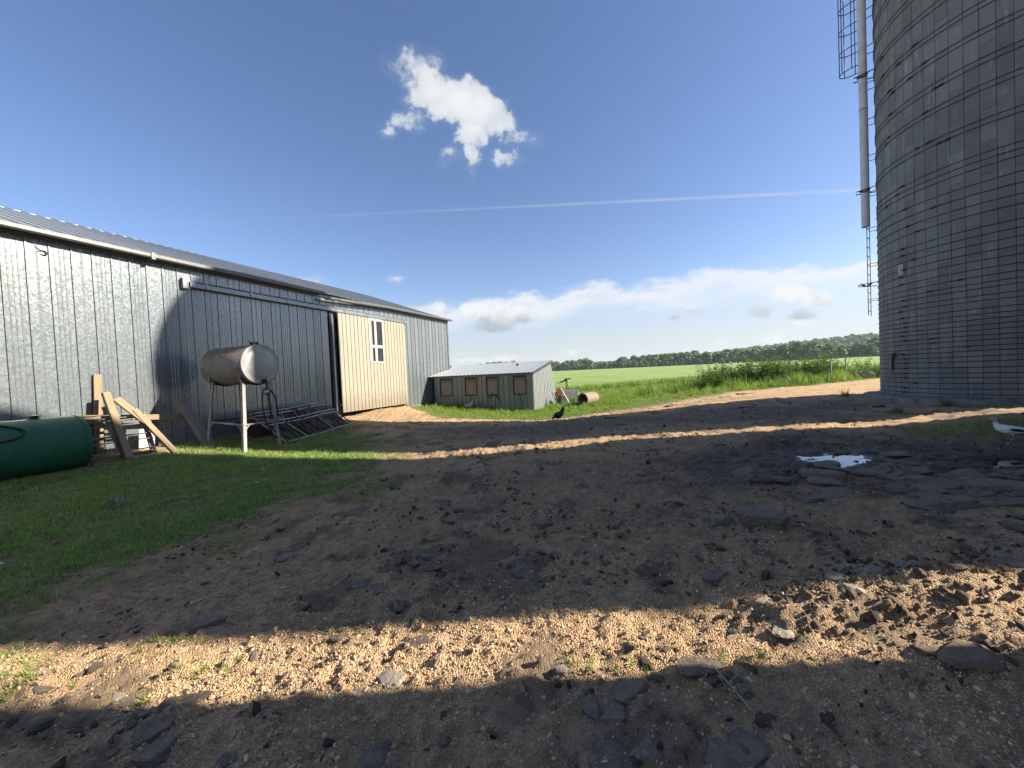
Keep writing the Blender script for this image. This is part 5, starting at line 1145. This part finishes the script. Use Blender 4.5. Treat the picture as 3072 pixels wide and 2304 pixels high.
# ---------------------------------------------------------------- stones, asphalt slabs and lumps
def rock(seed, w, d, h, mat, flat=False, sub=3):
    bm = bmesh.new(); bmesh.ops.create_icosphere(bm, subdivisions=sub, radius=1.0); r = random.Random(seed)
    pl = []
    for _ in range(8 if flat else 13):
        a = r.uniform(0, 6.283); el = r.uniform(-.2, .3) if flat else r.gauss(.15, .6)
        pl.append((Vector((math.cos(a) * math.cos(el), math.sin(a) * math.cos(el), math.sin(el))), r.uniform(.5, .98)))
    pl.append((Vector((r.gauss(0, .08), r.gauss(0, .08), 1)).normalized(), r.uniform(.5, .65) if not flat else .42)); pl.append((Vector((0, 0, -1)), .6))
    ph = [r.uniform(0, 9) for _ in range(6)]
    for p in bm.verts:
        dd = p.co.normalized(); q = 1.25
        for n, hh in pl:
            t = dd.dot(n)
            if t > .02: q = min(q, hh / t)
        nz = .045 * math.sin(7 * dd.x + ph[0]) * math.sin(6 * dd.y + ph[1]) + .035 * math.sin(15 * dd.x + ph[2]) * math.sin(13 * dd.z + ph[3]) + .025 * math.sin(23 * dd.y + ph[4]) * math.sin(19 * dd.x + ph[5])
        c = dd * q * (1 + nz + r.uniform(-.018, .018)); p.co = Vector((c.x * w * .62, c.y * d * .62, c.z * h * (1.0 if not flat else 1.2)))
    me = bpy.data.meshes.new('rock'); bm.to_mesh(me); bm.free(); me.materials.append(mat); return me
SPEC = {'slab': ('asphalt_slab', 'slab', .24, True, 'asphalt'), 'stone': ('stone', 'stone', .42, False, 'stone'), 'chunk': ('asphalt_chunk', 'asphalt', .42, False, 'asphalt'), 'clod': ('earth_lump', 'clod', .34, False, 'earth'), 'crust': ('asphalt_crust', 'asphalt', .2, True, 'asphalt'), 'dung': ('muck_pile', 'dung', .22, False, 'muck')}
RK = [
 ('slab', 0.87, 1.57, 0.222, .9, 'large grey flat slab half sunk at the bottom edge'), ('stone', 1.45, 2.13, 0.105, 1, 'round tan stone casting a shadow at the foot of the dirt heap'), ('stone', 1.51, 2.35, 0.122, .7, 'pale stone at the left end of the dirt heap'), ('stone', 2.06, 2.44, 0.137, .6, 'flat pale stone on top of the dirt heap'), ('stone', 2.03, 2.31, 0.130, .6, 'pale stone just below the topmost stone of the heap'),
 ('chunk', 1.44, 2.77, 0.168, .6, 'black asphalt chunk in shade left of the dirt heap'), ('chunk', 1.19, 2.72, 0.089, .8, 'small round black lump left of the black asphalt chunk'), ('slab', 2.35, 3.64, 0.473, .8, 'broad cracked asphalt slab in the middle of the shaded yard'), ('slab', 1.97, 3.78, 0.262, .8, 'smaller slab left of the broad cracked slab'), ('slab', 3.08, 2.41, 0.178, .7, 'slab tilted at the right edge above the dirt heap'), ('chunk', 0.92, 1.98, 0.206, .7, 'grey gravelly chunk on the lower edge of the sunlit strip'),
 ('slab', 4.69, 3.62, 0.42, .8, 'pale asphalt slab at the right frame edge below the puddle'), ('slab', 4.67, 3.82, 0.24, .8, None), ('slab', 5.00, 3.96, 0.446, .7, None), ('slab', 4.30, 4.01, 0.278, .8, None), ('slab', 4.12, 3.69, 0.416, .6, None), ('slab', 4.54, 4.62, 0.320, .8, None), ('slab', 3.85, 4.86, 0.463, .8, 'broad flat slab just below the bright puddle'), ('slab', 4.51, 4.44, 0.192, .8, None), ('slab', 5.48, 4.31, 0.243, .8, None),
 ('stone', 2.45, 2.62, 0.114, .8, 'middle stone of the little row behind the dirt heap'), ('stone', 2.36, 2.66, 0.104, .8, 'leftmost stone of the little row behind the dirt heap'), ('stone', 2.61, 2.59, 0.101, .8, 'third stone of the little row behind the dirt heap'), ('stone', 2.71, 2.61, 0.090, .8, 'rightmost stone of the little row behind the dirt heap'), ('clod', 2.07, 1.92, 0.150, .8, 'brown earth lump in shade below the heap'), ('clod', 2.19, 1.85, 0.241, .7, 'long brown earth lump at the lower right'),
 ('stone', -0.76, 2.16, 0.159, 1, 'pale grey stone in the sunlit gravel, left of centre'), ('stone', -0.94, 2.12, 0.110, .8, 'half-buried tan stone left of the pale grey stone'), ('chunk', 0.03, 3.17, 0.219, .8, 'dark rounded asphalt chunk in the centre of the shaded gravel'), ('chunk', 0.13, 2.92, 0.114, .8, 'small grey chunk just below the dark rounded one'), ('chunk', 0.54, 3.37, 0.175, .7, 'flat dark chunk right of the dark rounded one'), ('chunk', 0.13, 3.50, 0.121, .7, 'small black chunk above the dark rounded one'), ('chunk', 0.34, 2.53, 0.070, .8, 'little stone on the upper edge of the sunlit strip'),
 ('slab', 0.53, 1.90, 0.156, .7, 'dark slab just under the sunlit strip, right of centre'), ('chunk', 0.34, 1.60, 0.194, .9, 'large black gravelly chunk at the bottom edge'), ('chunk', 0.52, 1.60, 0.104, 1, 'black chunk beside the large black one at the bottom'), ('slab', 0.42, 1.78, 0.116, .8, 'cracked plate above the large black chunk'), ('slab', 0.31, 1.83, 0.111, .8, 'small cracked plate left of the other plate'), ('chunk', -0.71, 1.72, 0.119, .9, 'brown-black chunk at the bottom, left of centre'),
 ('crust', -1.41, 3.26, 0.183, .8, 'leftmost flake of the cracked asphalt crusts in mid-yard shade'), ('crust', -1.20, 3.20, 0.166, .8, 'flake just right of the leftmost asphalt crust'), ('crust', -1.03, 3.60, 0.156, .7, 'small flake in the middle of the cracked asphalt crusts'), ('crust', -0.97, 3.73, 0.258, .6, 'wide flake at the top of the cracked asphalt crusts'), ('clod', -0.94, 4.06, 0.158, .7, 'dark earth lump above the cracked crusts'), ('crust', -0.84, 4.53, 0.157, .7, 'thin lone crust flake beyond the dark earth lump'), ('clod', -0.54, 4.24, 0.110, .7, 'small dark earth lump right of the cracked crusts'), ('crust', -0.70, 4.98, 0.237, .7, 'farthest thin crust flake in the shaded mid-yard'), ('crust', 0.29, 4.16, 0.180, .7, 'thin crust flake alone in the centre of the shaded yard'), ('crust', -0.78, 3.47, 0.135, .7, 'rightmost flake of the cracked asphalt crusts'), ('chunk', -0.73, 3.08, 0.093, .8, 'small chunk right of the cracked crusts'),
 ('dung', -0.95, 2.88, 0.175, .8, 'black muck pile in shade above the sunlit strip'), ('dung', -0.71, 2.43, 0.148, .8, 'brown dung pat in the middle of the sunlit strip'), ('dung', -1.26, 2.57, 0.089, .4, 'thin dark dung scrap on the sunlit strip'), ('stone', 0.20, 2.04, 0.071, .8, 'small tan stone at the lower edge of the sun'), ('stone', -0.02, 1.96, 0.031, 1, 'tiny pale pebble in the lower shade'),
 ('crust', -1.95, 1.98, 0.189, .7, 'widest black crust just under the left of the sunlit strip'), ('crust', -2.17, 2.10, 0.109, .8, 'black crust touching the lower sun edge at left'), ('dung', -1.96, 2.17, 0.169, .7, 'dark muck patch on the left of the sunlit strip'), ('crust', -2.34, 2.21, 0.105, .6, 'small dark crust lying inside the sun at far left'), ('crust', -2.10, 1.90, 0.099, .7, 'smaller black crust near the bottom left corner'), ('crust', -1.82, 1.84, 0.175, .6, 'long black crust at the bottom left edge'), ('stone', -2.47, 2.28, 0.089, .8, 'half-buried pale stone on the left of the sunlit strip'), ('chunk', -1.41, 1.75, 0.076, .8, 'small dark chunk at the bottom left'), ('slab', -2.46, 3.98, 0.207, .6, 'pale flat slab in the shaded gravel by the lawn'), ('slab', -2.45, 2.88, 0.274, .6, 'grey slab on the left upper edge of the sunlit strip'), ('stone', -2.85, 2.78, 0.108, .7, 'brown stone by the grass sprig at the upper left of the sun')]
GRP = {'slab': ('flat slab of broken asphalt in the muck right of the puddle', 'asphalt slabs in the muck'), 'crust': ('thin dark asphalt crust flaking in the shaded gravel', 'asphalt crusts in the gravel')}
for i, (k, x, y, w, asp, lb) in enumerate(RK):
    nm, mt, hf, fl, ct = SPEC[k]; h = w * hf * (.5 if not fl else 1); h = max(h, .018)
    me = rock(500 + i, w * 1.05, w * max(.45, asp) * 1.05, max(h, w * hf * .5), M[mt], fl, 3 if w > .1 else 2)
    o = mobj(nm, me, None, (x, y, gz(x, y, True) + h * .10), (random.uniform(-.06, .06), random.uniform(-.06, .06), random.uniform(-.4, .4)))
    if lb: tag(o, lb, ct)
    else: tag(o, GRP[k][0], ct, GRP[k][1])
slabs = [rock(700 + i, .3, .22, .07, M['slab'] if i % 3 else M['asphalt'], True, 2) for i in range(8)]
rs = random.Random(21)
def near_pud(x, y): return any(((x - a) / (p * .75)) ** 2 + ((y - b) / (q * .75)) ** 2 < 1 for a, b, p, q, l in PUDS)
cnt = 0
while cnt < 62:
    x = rs.uniform(2.6, 9.0); y = rs.uniform(3.0, 7.6)
    if rs.random() > math.exp(-((x - 5.2) / 2.2) ** 2 - ((y - 4.5) / 1.1) ** 2) or near_pud(x, y): continue
    cnt += 1; o = mobj('asphalt_slab', slabs[rs.randrange(8)], None, (x, y, gz(x, y) + .008), (rs.gauss(0, .07), rs.gauss(0, .07), rs.uniform(0, 6.28))); k = rs.uniform(.35, 1.5); o.scale = (k, k, rs.uniform(.6, 1.2)); tag(o, GRP['slab'][0], 'asphalt', GRP['slab'][1])
chs = [rock(800 + i, .1, .085, .035, M['asphalt'] if i % 3 else M['stone'], False, 2) for i in range(8)]
cnt = 0
while cnt < 90:
    x = rs.uniform(-4.5, 7); y = 1.3 + 8.5 * rs.random() ** 1.5
    if abs(x) > y * 1.4 + .3 or near_pud(x, y) or float(grass_mask(np.array([x]), np.array([y]))[0]) > .5: continue
    cnt += 1; o = mobj('yard_stone', chs[rs.randrange(8)], None, (x, y, gz(x, y) + .004), (rs.uniform(-.3, .3), rs.uniform(-.3, .3), rs.uniform(0, 6.28))); k = rs.uniform(.3, 1.0) * (.6 + .09 * y); o.scale = (k, k, k * rs.uniform(.6, 1.1)); tag(o, 'small dark stone lying loose in the gravel yard', 'stone', 'small loose stones in the yard')
chd = [rock(850 + i, .5, .2, .05, M['dung'], True, 2) for i in range(3)]
for i, (x, y, k, lb) in enumerate(((3.2, 12.6, 1.1, 'low dark muck ridge in the silo shadow right of the hen'), (5.0, 12.9, 1.3, 'longest dark muck ridge at the far edge of the silo shadow'), (7.4, 12.2, 1.0, 'dark muck ridge in the silo shadow, left of the silo foot'), (6.0, 14.6, 1.2, 'dark ridge in the sunlit dirt just beyond the silo shadow'), (9.4, 15.5, 1.4, 'larger dark ridge in the sunlit dirt by the weed thicket'), (2.9, 10.6, .8, 'small muck ridge just above the far sunlit strip'), (9.9, 10.4, .8, 'muck ridge close before the silo foundation'))):
    o = mobj('muck_ridge', chd[i % 3], None, (x, y, gz(x, y) + .01), (0, 0, rs.uniform(-.4, .4))); o.scale = (k, k, 1.2); tag(o, lb, 'muck', 'muck ridges in the far yard')
for i, (x, y, k, lb) in enumerate(((18.6, 20.4, 1.0, 'pale boulder by the weeds at the silo edge'), (19.5, 20.6, .8, 'darker boulder behind the pale one at the silo edge'))):
    me = rock(880 + i, .8 * k, .6 * k, .5 * k, M['stone'] if i == 0 else M['asphalt']); o = mobj('boulder', me, None, (x, y, gz(x, y) + .1)); tag(o, lb, 'boulder')
# ---------------------------------------------------------------- litter, sticks, wire tangle
tw = empty('wire_tangle', (-6.06, 5.77, gz(-6.06, 5.77))); tag(tw, 'tangle of old wire and dead stalks lying on the lawn', 'wire')
rt2 = random.Random(4)
for k in range(26):
    a = rt2.uniform(0, 6.28); q = .12 * rt2.random(); c_ = Vector((q * math.cos(a), q * math.sin(a), .02)); L = rt2.uniform(.12, .3); b = rt2.gauss(-.4, .5)
    p = [c_ + Vector((math.cos(b), math.sin(b), 0)) * L * t + Vector((0, 0, .12 * math.sin(math.pi * (t + .5)) * rt2.random() + .02)) for t in (-.5, -.2, .15, .5)]
    mb = MB(); mb.tube(bez(p, 9), .003, 4); mb.build('strand', M['straw'] if k % 3 == 0 else M['tin'], tw)
def stick(pts, r_, mat, lb): 
    mb = MB(); P = [Vector((x, y, gz(x, y) + z)) for x, y, z in pts]; o = P[0].copy(); mb.tube([p - o for p in bez(P, 10)], r_, 5); q = mb.build('stick', mat, None, o, smooth=True); tag(q, lb, 'stick')
stick([(-.19, 2.67, .01), (-.12, 2.73, .012), (-.05, 2.79, .02)], .004, M['pale_wood'], 'short pale stick just above the sunlit strip')
stick([(1.93, 3.35, .012), (2.06, 3.34, .016), (2.19, 3.29, .012)], .005, M['pale_wood'], 'pale stick lying below the broad cracked slab')
stick([(-.32, 3.4, .012), (-.2, 3.48, .02), (-.02, 3.6, .02)], .005, M['grey_wood'], 'grey twig behind the dark rounded chunk')
stick([(2.45, 2.45, .02), (2.56, 2.5, .02), (2.64, 2.56, .03)], .004, M['pale_wood'], 'pale twig beside the row of little stones')
stick([(1.02, 1.7, .01), (1.0, 1.82, .012), (.98, 1.95, .02)], .0025, M['straw'], 'thin straw stalk standing out near the bottom slab')
stick([(-5.75, 6.9, .03), (-5.45, 7.12, .035), (-5.2, 7.35, .03)], .008, M['grey_wood'], 'dark stick lying on the shaded lawn')
LIT = [(-5.0, 7.55, .11, 'pale scrap of card beyond the dark stick'), (-4.6, 6.8, .09, 'white scrap on the lawn below the fuel tank'), (-5.6, 4.05, .12, 'white strip of litter on the left of the lawn'), (-3.9, 11.2, .12, 'white scrap on the shaded grass before the gates'), (-4.3, 10.9, .07, 'tiny white scrap near the gates'), (.4, 12.6, .12, 'white scrap left of the black hen'), (2.35, 12.9, .12, 'white scrap right of the black hen'), (-3.9, 4.4, .05, 'white crumb at the lawn edge'), (-2.9, 4.2, .05, 'white crumb on the gravel by the lawn'), (.3, 1.56, .05, 'white crumb at the bottom edge'), (-.35, 1.48, .05, 'bluish white wad at the very bottom'), (-1.2, 5.6, .04, 'white speck in the shaded gravel'), (1.1, 1.85, .03, 'white crumb right of the big grey slab'), (2.62, 2.62, .035, 'white flake by the little stones'), (-2.1, 3.35, .04, 'white speck left of the asphalt crusts')]
for i, (x, y, w, lb) in enumerate(LIT):
    v = []; n = 4
    for a in range(n):
        for b in range(n): v.append(((a / 3 - .5) * w + rs.gauss(0, w * .05), (b / 3 - .5) * w * .5 + rs.gauss(0, w * .05), .012 + rs.random() * w * .25))
    f = [(a * n + b, a * n + b + 1, (a + 1) * n + b + 1, (a + 1) * n + b) for a in range(3) for b in range(3)]
    o = mobj('litter_scrap', mkmesh('litter_scrap', v, f, M['paper']), None, (x, y, gz(x, y) + .012), (0, 0, rs.uniform(0, 3))); tag(o, lb, 'litter')
    s_ = o.modifiers.new('thick', 'SOLIDIFY'); s_.thickness = .003
# ---------------------------------------------------------------- birds
def birdmat(name, kind):
    m, T, b = newmat(name); v = coords(T, 'Object'); se = T.n('ShaderNodeSeparateXYZ'); T.L.new(v, se.inputs[0]); x, y, z = se.outputs
    n = T.noise(60, 4, .6, v); n2 = T.noise(14, 4, .6, T.scl(v, (1, 3, 3)))
    if kind == 'duck':
        c = T.mix(T.m('MULTIPLY', T.ss(.45, .7, n2), .35), (.72, .73, .74), (.50, .52, .55))
        ay = T.m('ABSOLUTE', y); ex = T.m('ADD', T.m('POWER', T.m('DIVIDE', T.m('SUBTRACT', x, .10), .12), 2.0), T.m('POWER', T.m('DIVIDE', T.m('SUBTRACT', T.m('ADD', z, T.m('MULTIPLY', x, .12)), .24), .035), 2.0))
        c = T.mix(T.m('MULTIPLY', T.m('SUBTRACT', 1, T.ss(.7, 1.1, ex)), T.ss(.03, .05, ay)), c, (.02, .022, .03))
        c = T.mix(T.ss(.33, .40, z), c, (.36, .35, .32)); c = T.mix(T.m('MULTIPLY', T.ss(.29, .25, T.m('MULTIPLY', x, -1.0)), 0), c, (.4, .2, .05))
        c = T.mix(T.ss(-.27, -.285, x), c, (.45, .24, .10)); c = T.mix(T.ss(.11, .09, z), c, (.45, .22, .06))
    else:
        base = (.012, .012, .016) if kind == 'hen' else (.30, .28, .26)
        c = T.mix(T.ss(.4, .7, n2), base, tuple(q * 1.9 for q in base)); c = T.mix(T.ss(.115, .10, z), c, (.42, .34, .10) if kind == 'hen' else (.35, .26, .12))
    T.L.new(c, b.inputs['Base Color']); b.inputs['Roughness'].default_value = .65; T.L.new(T.bump(n2, .3, .01), b.inputs['Normal']); return m
def bird(name, spine, legs, mat, loc, rz_, k, label, cat, wing=None, group=None):
    mb = MB(); P = [Vector((x, 0, z)) for x, z, a, b in spine]; rings = []; n = 14
    for i, (x, z, a, b) in enumerate(spine):
        t = (P[min(i + 1, len(P) - 1)] - P[max(i - 1, 0)]).normalized(); u = Vector((0, 1, 0)); w = t.cross(u)
        rings.append([P[i] + u * a * math.cos(2 * math.pi * q / n) + w * b * math.sin(2 * math.pi * q / n) for q in range(n)])
    mb.loft(rings)
    for (lx, ly, hz) in legs:
        mb.tube([(lx, ly * .9, hz), (lx + .015, ly, .09), (lx - .005, ly, .012)], [.026, .011, .009], 7)
        for da in (-.5, 0, .5): mb.tube([(lx - .005, ly, .012), (lx - .055 * math.cos(da), ly + .05 * math.sin(da), .008)], [.009, .005], 5)
        mb.tube([(lx - .005, ly, .012), (lx + .03, ly, .008)], [.008, .004], 5)
    if wing:
        for sg in (-1, 1):
            W_ = [Vector((x, sg * (y), z)) for x, y, z in wing]; rg = []
            for i, p in enumerate(W_):
                s_ = [.012, .05, .055, .045, .012][i]; rg.append([p + Vector((0, sg * .012 * math.cos(q), s_ * math.sin(q))) for q in np.linspace(0, 6.283, 9)[:-1]])
            mb.loft(rg)
    o = mb.build(name, mat, None, loc, (0, 0, rz_)); o.scale = (k, k, k); tag(o, label, cat, group)
    rm_ = o.modifiers.new('skin', 'REMESH'); rm_.mode = 'VOXEL'; rm_.voxel_size = .0075; rm_.use_smooth_shade = True
    sm_ = o.modifiers.new('smooth', 'SMOOTH'); sm_.iterations = 4; sm_.factor = .5
    return o
HEN = [(.20, .47, .008, .035), (.18, .42, .016, .06), (.145, .345, .032, .068), (.105, .28, .065, .085), (.03, .235, .10, .105), (-.06, .215, .105, .105), (-.12, .205, .08, .08), (-.155, .19, .042, .042), (-.18, .16, .03, .032), (-.20, .135, .03, .03), (-.218, .118, .022, .022), (-.235, .105, .008, .008), (-.25, .095, .003, .003)]
bird('black_hen', HEN, [(.0, .045, .18), (.02, -.045, .18)], birdmat('black_feathers', 'hen'), (1.51, 12.9, gz(1.51, 12.9) - .004), .35, 1.05, 'black hen pecking at the edge of the shade before the coop', 'hen', [(-.09, .09, .23), (-.03, .105, .23), (.04, .103, .235), (.10, .08, .25), (.15, .05, .27)])
HEN2 = [(q[0], q[1], q[2], q[3]) for q in HEN[:8]] + [(-.18, .25, .034, .036), (-.195, .31, .028, .03), (-.205, .345, .03, .028), (-.23, .34, .02, .018), (-.255, .33, .005, .005)]
bird('grey_hen', HEN2, [(.0, .045, .18), (.02, -.045, .18)], birdmat('grey_feathers', 'grey'), (-2.2, 19.15, gz(-2.2, 19.15) - .004), .2, .95, 'grey hen standing at the foot of the coop wall', 'hen')
DUCK = [(.31, .205, .012, .008), (.27, .21, .045, .02), (.20, .215, .08, .055), (.08, .215, .115, .09), (-.05, .225, .118, .10), (-.13, .255, .09, .09), (-.175, .31, .05, .056), (-.19, .37, .036, .04), (-.20, .425, .034, .036), (-.225, .455, .036, .034), (-.255, .45, .03, .026), (-.285, .435, .02, .012), (-.32, .428, .018, .007), (-.345, .425, .008, .004)]
DW_ = [(-.10, .10, .25), (-.04, .118, .25), (.06, .115, .24), (.17, .085, .235), (.27, .04, .22)]
dmat = birdmat('duck_feathers', 'duck')
bird('duck', DUCK, [(-.01, .05, .16), (.03, -.05, .16)], dmat, (7.58, 5.86, gz(7.58, 5.86) - .004), -.85, .70, 'white and black duck standing on the grass at the right edge', 'duck', DW_)
bird('duck', DUCK, [(-.01, .05, .16), (.03, -.05, .16)], dmat, (7.80, 5.50, gz(7.80, 5.50) - .004), -.7, .70, 'second white duck, mostly cut off by the right frame edge', 'duck', DW_)
# ---------------------------------------------------------------- the air: thin even haze round the whole scene
def build_haze():
    m = bpy.data.materials.new('haze_air'); m.use_nodes = True; nt = m.node_tree; nt.nodes.clear(); T = NT(nt)
    v = T.n('ShaderNodeVolumePrincipled'); v.inputs['Color'].default_value = (.80, .90, 1.0, 1); v.inputs['Density'].default_value = .00014; v.inputs['Anisotropy'].default_value = .1
    o = T.n('ShaderNodeOutputMaterial'); T.L.new(v.outputs[0], o.inputs['Volume'])
    mb = MB(); mb.box((0, 0, 41), (7600, 7600, 90)); q = mb.build('haze', m); tag(q, 'thin summer haze in the air over the fields', 'haze', kind='stuff')
build_haze()
